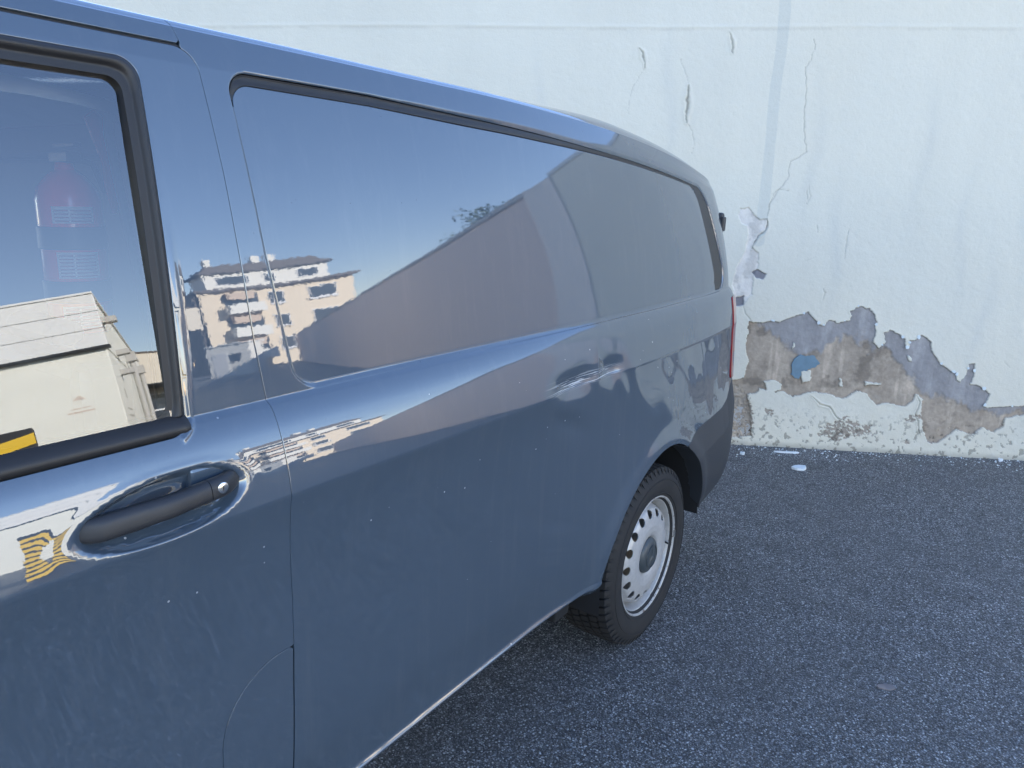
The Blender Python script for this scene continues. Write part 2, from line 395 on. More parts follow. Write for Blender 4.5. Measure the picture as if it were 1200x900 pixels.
def F_arch(u,v): return np.hypot(u-WZC[0],zof(v)-(WZC[1]+.012))-.405
def F_archfront(u,v): return np.hypot(u+3.16,zof(v)-.35)-.40
def smax(a,b,k): return np.maximum(a,b)+np.maximum(k-np.abs(a-b),0)**2/(4*k)
def seam(u): return np.interp(u,[.2,.316,.392,.70,.78,.84,.88,3],[-.39,-.356,-.343,-.335,-.315,-.262,-.245,-.24])
def F_bumper(u,v): return np.maximum(v-seam(u),.15-u)
def F_tail(u,v): return rrect(u,v,.825,1.06,-.236,.12,.02)
def F_rear(u,v): return rrect(u,v,1.10,2.6,-.225,.60,.04)
def F_rearwin(u,v): return rrect(u,v,1.22,1.75,.16,.52,.05)
F_blankall=blank_outer
def F_strip(u,v):
    # dark strip along the top and the rear edge of the blanked window
    return np.maximum(F_blankall(u,v),-np.minimum(1e9,blank_sdf(u,v)-.001))
def F_stripregion(u,v): return np.maximum(F_strip(u,v), -np.maximum(v-.635,_uu(u,v)-.655))
def F_roofcap(u,v): return np.maximum(u+1.573+ (v-.735)*.2,.7165-v)
def F_drip(u,v): return rrect(u,v,-2.95,-1.571,.7105,.7165,.003)
def F_screen(u,v): return np.maximum(u+3.15-(v-.16)*.45,np.maximum(.16-v,v-.95))
def F_shell(u,v):
    f=ymid(u,v)*.8
    for g in (F_doorfull,F_arch,F_archfront,F_bumper,F_tail,F_rear,F_stripregion,F_roofcap,F_drip,F_screen,F_flapstrict): f=np.maximum(f,-g(u,v))
    f=np.maximum(f,-(blank_sdf(u,v)))
    return f
mir=dict(mirror=True)
carve('body_side',UG,VG,F_shell,P,NRM,M_paint,van,.0016,**mir)
carve('front_door',UG[(UG>-2.95)&(UG<-1.4)],VG,lambda u,v:np.maximum(np.maximum(F_doorfull(u,v),-F_window(u,v)),-F_flap(u,v)),P,NRM,M_paint,van,.0016,**mir)
DOORS=[o for o in SC.objects if o.name.startswith('front_door')]; door=bpy.data.objects['front_door']; door2=bpy.data.objects['front_door.001']
carve('fuel_flap',UG[(UG>-1.75)&(UG<-1.4)],VG[VG<-.25],F_flapstrict,P,NRM,M_paint,van,.0008,(.0006,.010))
carve('blanked_window_panel',UG[(UG>-1.6)&(UG<1.2)],VG[(VG>.1)&(VG<.75)],blank_sdf,P,NRM,M_paint,van,.0003,(.002,.006),mirror=True)
def Pstrip(u,v): return P(u,v)+NRM(u,v)*(.000+.002*np.sin(np.clip((v-.652)/.024,0,1)*np.pi))[...,None]
def Nof(Pf):
    def N_(u,v,e=1e-3):
        n=np.cross(Pf(u+e,v)-Pf(u-e,v),Pf(u,v+e)-Pf(u,v-e)); return n/(np.linalg.norm(n,axis=-1,keepdims=True)+1e-12)
    return N_
carve('window_panel_dark_strip',UG[(UG>-1.6)&(UG<1.2)],lines((.10,.64,.008),(.64,.69,.002)),F_stripregion,Pstrip,Nof(Pstrip),M_rubber,van,.0016,(.0012,.006),mirror=True)
carve('roof_side_moulding',UG[(UG<-1.4)],VG[(VG>.70)],lambda u,v:np.maximum(np.maximum(F_roofcap(u,v),ymid(u,v)),-F_screen(u,v)),P,NRM,M_paint,van,.0015,mirror=True)
def Pdrip(u,v): return P(u,v)-NRM(u,v)*.004
carve('drip_rail',UG[(UG<-1.4)],lines((.705,.72,.001)),F_drip,Pdrip,Nof(Pdrip),M_rubber,van,.0,(.001,.004),mirror=True)
def Pbump(u,v): return P(u,v)+NRM(u,v)*(.016*np.clip((seam(u)-v)/.11,0,1)-.010*sstep(-.60,-.74,v))[...,None]
carve('rear_bumper',UG[UG>.1],VG,lambda u,v:np.maximum(np.maximum(F_bumper(u,v),smax(-F_arch(u,v),-.712-v,.06)),ymid(u,v)),Pbump,Nof(Pbump),M_trim,van,.0016,(.002,.07),mirror=True)
def Ptail(u,v): return P(u,v)+NRM(u,v)*.005
carve('tail_light',UG[UG>.7],VG,F_tail,Ptail,Nof(Ptail),M_tail,van,.0014,mirror=True)
rd=carve('rear_door',UG[UG>.9],VG,lambda u,v:np.maximum(np.maximum(F_rear(u,v),ymid(u,v)+.003),-F_rearwin(u,v)),P,NRM,M_paint,van,.002,mirror=True)
for r_,mr in zip(rd,(False,True)):
    g=carve('rear_glass',UG[UG>1.0],VG[(VG>.1)&(VG<.6)],F_rearwin,P,NRM,M_glass,van,.002,(.001,.003),mirror=mr)
    if mr: bpy.data.objects.remove(g[0]); g=g[1]
    g.parent=r_
carve('windscreen',UG[UG<-2.4],VG[(VG>.1)],lambda u,v:np.maximum(F_screen(u,v),ymid(u,v)),P,NRM,M_glass,van,.001,(.001,.003),mirror=True)
# glass of the front door
def Pglass(u,v):
    p=base(u,v); z=p[...,2]-1.225; q=p.copy(); q[...,1]=.0555+z*.165+z*z*.06+ (p[...,1]-base(u*0-1.7,v)[...,1]); return q
gl=carve('window_glass',lines((-2.8,-1.6,.02)),lines((.15,.70,.012)),lambda u,v:rrect(u,v,-2.73,-1.652,.155,.668,.03),Pglass,Nof(Pglass),M_glass,van,0,None,mirror=True)
gl[0].parent=door; gl[1].parent=door2
# rubber frame of the window: bulges proud of the door, runs down to the glass
def Pseal(u,v):
    a=-F_window(u,v); b=F_winin(u,v); t=np.clip(a/(a+b+1e-6),0,1)
    h=.0045*np.sin(np.pi*np.clip(t*1.9,0,1))-.003*sstep(.45,.62,t)
    return P(u,v)+NRM(u,v)*h[...,None]
sl_=carve('window_seal',lines((-2.8,-1.76,.006),(-1.76,-1.64,.0018)),lines((.13,.19,.002),(.19,.63,.0045),(.63,.69,.0018)),lambda u,v:np.maximum(np.maximum(F_window(u,v),-F_winin(u,v)),.172-v),Pseal,Nof(Pseal),M_rubber,van,.0,(.001,.022),mirror=True)
sl_[0].parent=door; sl_[1].parent=door2
def Pmould(u,v):
    t=np.clip((v-.140)/(.176-.140),0,1); b=P(u*1.0,v*0+.140)
    z=1.211+.030*t; y=b[...,1]+.0095-.012*np.sin(np.pi*np.clip(t*.62+.12,0,1))+.022*t*t
    q=b.copy(); q[...,2]=z-.004; q[...,1]=y; return q
ml=carve('belt_moulding',lines((-2.75,-1.72,.02),(-1.72,-1.66,.002)),lines((.138,.178,.002)),lambda u,v:rrect(u,v,-2.74,-1.671,.140,.1755,.003),Pmould,Nof(Pmould),M_rubber,van,0,(.001,.018),mirror=True)
ml[0].parent=door; ml[1].parent=door2
# ---- door handle ----
M_handle=simple('handle_plastic',(.028,.028,.030),.38,bump=.25,bscale=1500)
def handle(mirror):
    n=28; secs=[]; 
    a=np.array([-1.862,-.006,0]); 
    for i in range(n+1):
        t=i/n; u=-1.858+.243*t; v=.0465+.012*t
        # half-heights (z) and thickness (y)
        hz=np.interp(t,[0,.02,.08,.3,.62,.75,.93,.985,1],[.004,.011,.0165,.0170,.0150,.0155,.0150,.010,.003])
        hy=np.interp(t,[0,.03,.12,.5,.9,.985,1],[.003,.008,.011,.012,.011,.007,.002])
        y0=np.interp(t,[0,.12,.5,.85,1],[.022,.004,-.006,-.002,.012])
        p=P(np.array(u),np.array(.05)); yb=base(np.array(u),np.array(.05))[1]
        secs.append((float(p[0]),yb-.004+y0,float(base(np.array(u),np.array(v))[2])-.001,hz,hy))
    def part(i0,i1,nm,shrink=0):
        mb=MB(); vs=[];fs=[];k=24; S=secs[i0:i1+1]
        for (x,y,z,hz,hy) in S:
            for j in range(k):
                an=2*math.pi*j/k; cy=math.cos(an); cz=math.sin(an)
                ey=abs(cy)**.75*math.copysign(1,cy); ez=abs(cz)**.75*math.copysign(1,cz)
                yy=y+ey*hy+cz*.003; vs.append((x,yy if not mirror else 2*CENTRE-yy,z+ez*hz))
        for i in range(len(S)-1):
            for j in range(k): fs.append((i*k+j,i*k+(j+1)%k,(i+1)*k+(j+1)%k,(i+1)*k+j))
        fs.append(tuple(range(k))); fs.append(tuple((len(S)-1)*k+j for j in range(k)))
        mb.add(vs,fs,True); return mb.build(nm,M_handle,door2 if mirror else door)
    part(0,21,'door_handle')
    secs=[secs[j] for j in range(len(secs))]
    # end cap with a hairline joint
    x,y,z,hz,hy=secs[21]; s2=[(x+.0012,y,z,hz*.99,hy*.99)]+secs[22:]
    secs[:]=s2; part(0,len(s2)-1,'handle_end_cap')
    # base pad between handle cap and cup floor
    if not mirror:
        lu=-1.657; p=base(np.array(lu),np.array(.045)); y=p[1]-.0160
        c=(float(p[0]),float(y),1.1305)
        MB().lathe([(0,-.0015),(.0074,-.0015),(.0086,-.0007),(.0088,.003)],32,c=c).build('lock_cylinder',M_chrome,door)
        MB().box(c[0]-.032,c[0]+.026,c[1]+.030,c[1]+.050,c[2]-.036,c[2]+.030).build('lock_pad',M_paint,door,.006)
        MB().box(c[0]-.0008,c[0]+.0008,c[1]-.0019,c[1],c[2]-.0035,c[2]+.0035).build('keyhole',M_black,door)
handle(False); handle(True)
# ---- wheels ----
t=NT('tyre_rubber'); p=t.obj(); n=t.noise(14,5,.65,p)
t.set(Base_Color=t.mix(n,(.010,.010,.011),(.024,.023,.022)),Roughness=.75,Normal=t.bump(t.noise(260,3,.6,p),.2,.001)); M_tyre=t.m
t=NT('silver_wheel_paint'); p=t.obj(); n=t.noise(60,5,.7,p); rust=t.ramp(t.noise(38,6,.75,p),[(.56,0.0),(.62,1.0)]); 
sp=t.n('SeparateXYZ'); t.l(p,sp.inputs[0]); rr=t.math('SQRT',t.math('ADD',t.math('POWER',sp.outputs[0],2),t.math('POWER',sp.outputs[2],2)))
edge=t.math('GREATER_THAN',rr,.205); rust=t.math('MULTIPLY',rust,edge)
rim_c=t.mix(n,(.34,.33,.315),(.60,.585,.56)); t.set(Base_Color=t.mix(rust,rim_c,(.10,.06,.04)),Roughness=t.math('MULTIPLY_ADD',n,.2,.3),Metallic=t.math('MULTIPLY_ADD',rust,-.25,.25)); M_rim=t.m
M_cap=simple('wheel_cap_plastic',(.05,.06,.065),.4)
def wheel_parts(parent,detail=True):
    """local frame: axle along y, outer face toward -y, centre at origin"""
    mb=MB(); R=.331
    prof=[(.203,.020),(.210,.009),(.216,.0025),(.224,-.0015),(.245,-.008),(.270,-.0105),(.290,-.008),(.303,-.001),(.309,.005),(.314,.012),(.317,.020),(.318,.040),(.3185,.1),(.318,.160),(.314,.185),(.30,.198),(.27,.208),(.23,.204),(.21,.195),(.203,.18)]
    mb.lathe(prof,96)
    # tread blocks
    nb=62
    rows=[(.008,.036,0),(.044,.071,.5),(.079,.106,0),(.114,.141,.5),(.149,.186,0)]
    for (y0,y1,ph) in rows:
        for k in range(nb):
            a=2*math.pi*(k+ph)/nb; da=2*math.pi/nb*.74
            ro0=R-.001 if y0>.02 else R-.006; ro1=R-.001 if y1<.17 else R-.007
            sk=.25*da
            vs=[]
            for (aa,yy,rr_) in [(a,y0,ro0),(a+da,y0,ro0),(a+da+sk,y1,ro1),(a+sk,y1,ro1)]:
                for r_ in (.308,rr_): vs.append((r_*math.cos(aa),yy,r_*math.sin(aa)))
            mb.add(vs,[(1,3,5,7),(0,2,3,1),(2,4,5,3),(4,6,7,5),(6,0,1,7)])
    # shoulder ribs reaching down the sidewall
    for k in range(nb):
        a=2*math.pi*k/nb; da=2*math.pi/nb*.55; vs=[]
        for aa in (a,a+da):
            for (r_,y_) in ((.325,.0085),(.300,-.0035),(.300,.004),(.312,.020)): vs.append((r_*math.cos(aa),y_,r_*math.sin(aa)))
        mb.add(vs,[(0,1,5,4),(0,4,7,3),(1,2,6,5),(0,3,2,1),(4,5,6,7)])
    # raised rings on the sidewall
    for r_ in (.232,.283): mb.lathe([(r_-.002,-.004 if r_<.25 else -.0085),(r_-.0008,-.0062 if r_<.25 else -.0108),(r_+.0008,-.0066 if r_<.25 else -.0110),(r_+.002,-.005 if r_<.25 else -.009)],96)
    mb.build('tyre',M_tyre,parent)
    mb=MB()  # flange and well
    mb.lathe([(.2225,.004),(.2215,.0005),(.2185,-.001),(.2150,.001),(.2125,.008),(.2090,.013),(.204,.016),(.199,.030),(.193,.050),(.190,.075),(.186,.16),(.20,.19),(.218,.195),(.221,.185)],96)
    mb.build('rim',M_rim,parent)
    # disc with ventilation holes: radial profile
    RR=[.0,.060,.066,.075,.090,.110,.128,.145,.158,.170,.180,.190,.1935]; HH=[.016,.016,.014,.005,.001,.000,.003,.006,.009,.016,.032,.056,.062]
    def Pd(u,v): return np.stack([v*np.cos(u),np.interp(v,RR,HH),-v*np.sin(u)],-1)
    def hol(u,v):
        k=2*np.pi/16; a=(u+k/2)%k-k/2
        return np.maximum(-(np.hypot(a*.157/.0165,(v-.157)/.0165)-1)*.015,np.maximum(.058-v,v-.1935))
    Nd=lambda u,v:(lambda n:n)(Nof(Pd)(u,v))
    def Nd(u,v):
        n=np.cross(Pd(u,v+1e-3)-Pd(u,v-1e-3),Pd(u+1e-3,v)-Pd(u-1e-3,v)); n/=np.linalg.norm(n,axis=-1,keepdims=True)+1e-12
        return np.where(n[...,1:2]>0,-n,n)
    carve('wheel_disc',np.linspace(0,2*np.pi,321),np.linspace(.054,.196,54),hol,Pd,Nd,M_rim,parent,0,(.001,.004))
    # small bolts ring + hub cap with star
    c=MB(); c.lathe([(0,-.0095),(.030,-.009),(.050,-.005),(.060,.000),(.066,.008),(.066,.03)],64); c.build('hub_cap',M_cap,parent)
    st=MB(); st.lathe([(.0385,-.008),(.0395,-.0105),(.0420,-.0105),(.043,-.0065)],48)
    for k in range(3):
        a=math.pi/2+k*2*math.pi/3; 
        st.add([(.0395*math.cos(a),-.0102,.0395*math.sin(a)),(.006*math.cos(a+1.05),-.0102,.006*math.sin(a+1.05)),(.006*math.cos(a-1.05),-.0102,.006*math.sin(a-1.05)),(0,-.0135,0)],[(0,1,3),(0,3,2),(1,2,3),(0,2,1)])
    st.build('cap_emblem',M_cap,parent)
    a=math.radians(-8); MB().tube([(.196*math.cos(a),.03,.196*math.sin(a)),(.186*math.cos(a),.006,.186*math.sin(a))],.0035,8).build('tyre_valve',M_black,parent)
    a=math.radians(2); MB().box(-.004,.004,-.004,.001,-.014,.014,Matrix.Translation((.2175*math.cos(a),0,.2175*math.sin(a)))).build('balance_weight',M_chrome,parent)
def wheel(x,y,flip=False):
    e=bpy.data.objects.new('wheel',None); link(e,van); e.location=(x,y,.331); e.empty_display_size=.1
    if flip: e.rotation_euler=(0,0,math.pi)
    return e
w0=wheel(.022,.026); wheel_parts(w0)
for x,y,fl in ((-3.17,.026,False),(.022,2*CENTRE-.026,True),(-3.17,2*CENTRE-.026,True)):
    e=wheel(x,y,fl)
    for ch in list(w0.children):
        c=ch.copy(); SC.collection.objects.link(c); c.parent=e
# arch liners, floor, brackets
for (ax,yy) in ((WZC[0],0),(-3.16,0),(WZC[0],1),(-3.16,1)):
    mb=MB(); r_=.413; f=(lambda y:2*CENTRE-y) if yy else (lambda y:y); a0,a1=(.03,math.pi+.15)
    mb.lathe([(r_-.003,.018),(r_,.36),(.30,.40),(.0,.40)],40,c=(ax,0,.335),a0=a0,a1=a1)
    mb.v=[(x,f(y),z) for x,y,z in mb.v]; mb.build('wheel_arch_liner',M_liner,van)
MB().box(-2.75,-.42,.10,1.83,.36,.385).box(-3.9,-2.75,.45,1.48,.36,.385).box(-.42,.5,.45,1.48,.36,.385).box(.5,.92,.12,1.8,.36,.385).build('underbody_floor',M_liner,van)
MB().tube([(.022,.18,.331),(.022,1.74,.331)],.045,16).build('rear_axle',M_liner,van)
MB().box(-.50,-.415,.10,.24,.285,.375).build('jacking_bracket',M_liner,van,.006)
p=P(np.array(.915),np.array(.50)); MB().box(p[0]-.006,p[0]+.028,p[1]-.012,p[1]+.045,p[2]-.03,p[2]+.03).build('door_hinge',M_black,van,.006)
p=P(np.array(.93),np.array(.47)); MB().box(p[0]-.02,p[0]+.02,p[1]-.004,p[1]+.05,p[2]-.10,p[2]+.07).build('hinge_cover',M_trim,van,.012)
# ---- cabin seen through the glass ----
MB().box(-1.50,-1.47,.20,1.72,.40,1.62).build('bulkhead',M_cabin,van,.01)
MB().box(-1.50,-1.47,.26,1.66,1.62,1.74).build('bulkhead_top',M_cabin,van,.01)
MB().box(-3.6,-1.50,.20,1.73,.50,.53).build('cabin_floor',M_cabin,van)
hl=MB(); 
vs=[];fs=[];nx=24
for i in range(nx+1):
    x=-3.0+1.5*i/nx; e=max(0,(x+1.78)/.28); zz=1.715-.050*e*e
    for (y,dz) in ((.245,-.035),(.28,-.01),(.40,.012),(.964,.02),(1.53,.012),(1.65,-.01),(1.683,-.035)): vs.append((x,y,zz+dz))
for i in range(nx):
    for j in range(6): fs.append((i*7+j,i*7+j+1,i*7+j+8,i*7+j+7))
hl.add(vs,fs,True).build('headlining',M_headlining,van)
M_pillar=simple('pillar_trim',(.60,.64,.66),.7)
MB().tube([(-1.574,.37,1.70),(-1.567,.40,1.65),(-1.552,.40,1.52),(-1.536,.40,1.39),(-1.51,.41,1.10)],.008,8).build('pillar_trim_strip',M_pillar,van)
MB().box(-1.98,-1.62,.30,.78,.55,.70).box(-1.70,-1.60,.32,.76,.70,1.27).box(-1.685,-1.615,.44,.64,1.28,1.33).build('driver_seat',M_cabin,van,.03)
for o in list(van.children): o.matrix_parent_inverse=Matrix.Translation(-VO)
# ---- fire extinguisher and hammer strap inside the cab ----
t=NT('extinguisher_red'); t.set(Base_Color=(.95,.02,.03),Roughness=.3,Coat_Weight=.6); M_red=t.m
M_label=simple('extinguisher_label',(.75,.65,.62),.5); M_text=simple('label_print',(.30,.02,.03),.6)
EX=(-1.600,.50); ez=1.30
ext=thing('fire_extinguisher','red fire extinguisher strapped up inside the van cab, seen dimly through the side glass','fire extinguisher',(EX[0],EX[1],ez))
def sub(o): o.parent=ext; o.matrix_parent_inverse=Matrix.Translation(-Vector((EX[0],EX[1],ez))); return o
r_=.052
sub(MB().lathe([(0,ez),(r_-.004,ez),(r_,ez+.006),(r_,ez+.235),(r_-.006,ez+.258),(r_-.022,ez+.278),(.016,ez+.288),(.014,ez+.30)],48,'z',c=(EX[0],EX[1],0)).build('cylinder_body',M_red))
for z0,z1 in ((ez+.055,ez+.095),(ez+.150,ez+.190)):
    sub(MB().lathe([(r_+.0015,z0),(r_+.003,z0+.002),(r_+.003,z1-.002),(r_+.0015,z1)],40,'z',c=(EX[0],EX[1],0)).build('retaining_strap',M_black))
for z0,z1 in ((ez+.010,ez+.050),(ez+.100,ez+.146),(ez+.196,ez+.225)):
    a0=math.radians(215); sub(MB().lathe([(r_+.0006,z0),(r_+.0006,z1)],16,'z',c=(EX[0],EX[1],0),a0=a0,a1=a0+1.3).build('label_sheet',M_label))
    mb=MB()
    for k in range(int((z1-z0)/.006)):
        z=z0+.003+k*.006
        for (b0,b1) in ((a0+.08,a0+.5),(a0+.56,a0+1.2)): mb.lathe([(r_+.0012,z),(r_+.0012,z+.0022)],8,'z',c=(EX[0],EX[1],0),a0=b0,a1=b1)
    sub(mb.build('label_print',M_text))
sub(MB().box(EX[0]-.012,EX[0]+.012,EX[1]-.04,EX[1]+.03,ez+.30,ez+.318).box(EX[0]-.007,EX[0]+.007,EX[1]-.06,EX[1]+.02,ez+.325,ez+.333).tube([(EX[0],EX[1]-.01,ez+.31),(EX[0]+.035,EX[1]-.03,ez+.30),(EX[0]+.052,EX[1]-.03,ez+.25)],.006,8).build('valve_head',M_black,None,.002))
M_webred=simple('red_plastic_tool',(.95,.03,.03),.45)
ht=MB(); ht.tube([(-1.585,.42,1.680),(-1.578,.42,1.672),(-1.562,.42,1.60),(-1.558,.42,1.56),(-1.560,.42,1.515)],[.011,.015,.010,.013,.004],10)
tag(ht.build('red_tool',M_webred),'slim red plastic tool hanging by the pillar right of the extinguisher inside the cab','tool')
for i,(px_) in enumerate((-1.80,-1.765)):
    o=MB().tube([(px_,.45,1.395),(px_+.003,.45,1.37),(px_+.006,.45,1.34)],.0028,8).build('metal_prong',M_chrome)
    tag(o,('short shiny metal prong low in the cab, the one nearer the window corner','short shiny metal prong low in the cab, the one nearer the extinguisher')[i],'prong',group='metal prongs inside the cab')
# ================= ground =================
def asphalt():
    t=NT('asphalt'); p=t.geo(); 
    c1=t.vor(125,'F1',p,out='Color'); d1=t.vor(125,'F1',p); s=t.n('SeparateColor'); t.l(c1,s.inputs[0])
    c2=t.vor(260,'F1',p,out='Color'); d2=t.vor(260,'F1',p); s2=t.n('SeparateColor'); t.l(c2,s2.inputs[0])
    big=t.noise(.9,5,.6,p); mid=t.noise(7,4,.6,p)
    stone=t.ramp(s.outputs[0],[(0,(0.034,0.034,0.034)),(.35,(0.098,0.098,0.098)),(.68,(0.195,0.195,0.195)),(.84,(0.416,0.416,0.410)),(.95,(0.780,0.780,0.754)),(1,(0.850,0.850,0.850))])
    grit=t.ramp(s2.outputs[1],[(0,(0.023,0.023,0.023)),(.55,(0.098,0.098,0.098)),(.88,(0.286,0.286,0.286)),(1,(0.650,0.650,0.637))])
    m1=t.ramp(d1,[(.30,1.0),(.50,0.0)])
    c=t.mix(m1,grit,stone); c=t.mix(t.math('MULTIPLY',t.ramp(big,[(.40,0.0),(.62,1.0)]),.30),c,(.13,.128,.125)); c=t.mix(t.ramp(t.noise(2.3,5,.65,p,1.0),[(.60,0.0),(.75,.35)]),c,(.02,.02,.021))
    c=t.mix(t.ramp(mid,[(.40,.18),(.62,0.0)]),c,(.015,.016,.018))
    h=t.math('ADD',t.math('MULTIPLY',m1,s.outputs[2]),t.math('MULTIPLY',t.ramp(d2,[(0,1.0),(.5,0.0)]),.35))
    t.set(Base_Color=c,Roughness=t.math('MULTIPLY_ADD',s.outputs[1],.35,.42),Normal=t.bump(h,1.0,.006,t.bump(mid,.25,.01)))
    return t.m
M_asph=asphalt()
g=MB(); g.add([(-400,-400,0),(400,-400,0),(400,400,0),(-400,400,0)],[(0,1,2,3)]); tag(g.build('ground',M_asph),kind='structure')
# ================= peeling wall =================
WA=np.array([2.49,.53]); WD=np.array([.494,-.870]); WD=WD/np.linalg.norm(WD); WN=np.array([-WD[1],WD[0]])*-1 # toward camera
if WN[0]>0: WN=-WN
H_WALL=3.07
def wl(s,z,h): return (WA[0]+WD[0]*s+WN[0]*h, WA[1]+WD[1]*s+WN[1]*h, z)
def px2wall(x,y):
    """photo pixel -> wall coordinates, measured once from the photograph"""
    r=IX*(x-600)+IY*(y-450)+FW*850; E=Vector((-2.234,-0.931,1.548))
    t_=((WA[0]-E.x)*WN[0]+(WA[1]-E.y)*WN[1])/(r.x*WN[0]+r.y*WN[1]); q=E+r*t_
    return ((q.x-WA[0])*WD[0]+(q.y-WA[1])*WD[1], q.z)
def c8(l): return [px2wall(800+x/2.6475,220+y/2.6475) for x,y in l]
def c7(l): return [px2wall(700+x/2.4,y/2.4) for x,y in l]
_perm=np.random.default_rng(3).random((256,256))
def vnoise(x,y):
    xi=np.floor(x).astype(int);yi=np.floor(y).astype(int);fx=x-xi;fy=y-yi;fx=fx*fx*(3-2*fx);fy=fy*fy*(3-2*fy)
    a=_perm[xi&255,yi&255];b=_perm[(xi+1)&255,yi&255];c=_perm[xi&255,(yi+1)&255];d=_perm[(xi+1)&255,(yi+1)&255]
    return (a*(1-fx)+b*fx)*(1-fy)+(c*(1-fx)+d*fx)*fy
def fbm(x,y,o=5,r=.55):
    s=0;a=1;n=0
    for i in range(o): s=s+a*vnoise(x*2**i+17*i,y*2**i+31*i); n+=a; a*=r
    return s/n
def polysdf(poly,x,y):
    p=np.array(poly); sgn=np.ones(x.shape,bool); d=np.full(x.shape,1e9)
    ins=np.zeros(x.shape,bool); n=len(p)
    for i in range(n):
        a=p[i];b=p[(i+1)%n]; e=b-a; wx=x-a[0];wy=y-a[1]; t_=np.clip((wx*e[0]+wy*e[1])/(e@e+1e-12),0,1)
        d=np.minimum(d,(wx-e[0]*t_)**2+(wy-e[1]*t_)**2)
        c=((a[1]<=y)&(b[1]>y))|((b[1]<=y)&(a[1]>y)); ins^=c&(x<a[0]+(y-a[1])*e[0]/(e[1] if abs(e[1])>1e-12 else 1e-12))
    d=np.sqrt(d); return np.where(ins,-d,d)
def linedist(l,x,y):
    p=np.array(l); d=np.full(x.shape,1e9); tt=np.zeros(x.shape)
    for i in range(len(p)-1):
        a=p[i];b=p[i+1]; e=b-a; wx=x-a[0];wy=y-a[1]; t_=np.clip((wx*e[0]+wy*e[1])/(e@e+1e-12),0,1); dd=(wx-e[0]*t_)**2+(wy-e[1]*t_)**2
        m_=dd<d; d=np.where(m_,dd,d); tt=np.where(m_,i+t_,tt)
    return np.sqrt(d),tt/(len(p)-1)
PATCH=c8([(205,415),(240,420),(270,412),(300,418),(340,402),(365,396),(390,385),(408,405),(420,420),(435,430),(455,410),(480,420),(520,410),(525,398),(518,385),(548,367),(580,375),(602,405),(598,455),(590,480),(610,498),(628,480),(625,450),(645,442),(670,455),(690,470),(695,495),(704,498),(704,470),(720,475),(742,455),(770,478),(775,510),(800,545),(835,570),(850,578),(848,598),(862,602),(880,580),(890,548),(905,548),(905,580),(895,610),(930,620),(955,640),(935,680),(950,682),(1059,678),(1300,672),(1300,690),(1059,705),(1000,715),(995,740),(965,760),(930,745),(900,770),(850,750),(830,765),(790,795),(760,790),(745,750),(740,700),(745,655),(725,640),(715,660),(690,680),(640,670),(600,672),(570,640),(540,630),(500,655),(450,640),(400,632),(370,640),(340,650),(310,630),(290,635),(240,625),(230,640),(200,640),(210,700),(215,770),(140,778),(70,750),(20,765),(-30,720),(10,680),(0,630),(60,610),(110,560),(150,600),(190,590),(205,540),(196,500)])
BROWN=c8([(205,425),(250,425),(300,440),(330,500),(400,520),(430,500),(460,480),(500,440),(540,450),(590,470),(600,520),(680,530),(715,560),(740,620),(800,640),(900,690),(1000,700),(1300,690),(1300,820),(100,820),(100,425)])
BLUE=c8([(340,545),(352,525),(370,518),(385,524),(410,522),(428,545),(405,560),(390,565),(375,575),(362,592),(350,592),(338,580)])
PINK=c8([(170,85),(180,65),(205,62),(222,85),(240,98),(262,95),(265,120),(235,150),(215,185),(235,200),(235,245),(222,270),(215,330),(185,365),(160,365),(155,300),(165,250),(190,205),(205,160),(200,118),(178,105)])
HOLES=[c8([(215,262),(235,252),(260,268),(250,287),(225,280)]),c8([(165,340),(192,335),(188,365),(165,368)])]
ISL=[c8([(341,480),(348,478),(349,495),(342,497)]),c8([(696,520),(708,522),(713,540),(700,538)]),c8([(486,592),(494,595),(496,618),(486,616)]),c8([(565,603),(615,607),(615,613),(566,614)]),c8([(255,600),(290,598),(310,610),(305,628),(262,640)]),c8([(368,570),(398,566),(400,600),(372,608)])]
SPOTS=[c8([(420,770),(430,745),(470,730),(510,712),(550,735),(582,740),(585,765),(540,770),(480,785)]),c8([(260,690),(285,685),(283,705),(264,710)]),c8([(685,715),(740,705),(742,718),(690,725)]),c8([(680,790),(700,782),(705,797)]),c8([(150,600),(205,640),(215,700),(212,770),(150,770)])]
CRACKS=[(c7([(480,612),(482,590),(495,545),(520,525),(535,505),(540,470),(545,455),(570,440),(587,428),(583,380),(580,340),(585,300),(588,230),(584,190),(600,170),(612,140),(610,110)]),.0035,1.),
 (c7([(119,135),(128,150),(133,190)]),.006,1.6),(c7([(133,190),(112,225),(100,245),(92,275),(88,320)]),.003,.6),(c7([(232,160),(245,195),(255,240)]),.003,.7),(c7([(255,240),(254,290),(250,345)]),.010,2.0),(c7([(250,345),(268,370),(272,400),(266,435)]),.0035,.9),
 (c7([(372,90),(378,120),(380,150)]),.006,1.4),(c7([(596,520),(600,550),(590,575)]),.004,.7),(c7([(710,643),(700,680),(695,715)]),.003,.6),
 (c8([(516,130),(510,175),(500,222)]),.003,.6),(c8([(437,312),(443,325),(432,350)]),.004,.9),(c8([(388,0),(385,50)]),.004,.7),(c8([(415,115),(417,140)]),.004,.7),(c8([(370,232),(415,215)]),.003,.4),
 (c8([(400,645),(425,672),(455,680),(480,715),(505,725)]),.005,1.2),(c8([(722,645),(735,665),(722,700),(732,745),(740,770)]),.005,1.2),(c8([(265,95),(262,130),(235,152),(214,190)]),.006,1.8),(c8([(262,95),(268,55),(300,5),(330,10)]),.0035,.9),
 (c8([(1000,540),(1018,560)]),.003,.5),(c8([(185,370),(205,405),(215,415)]),.004,1.)]
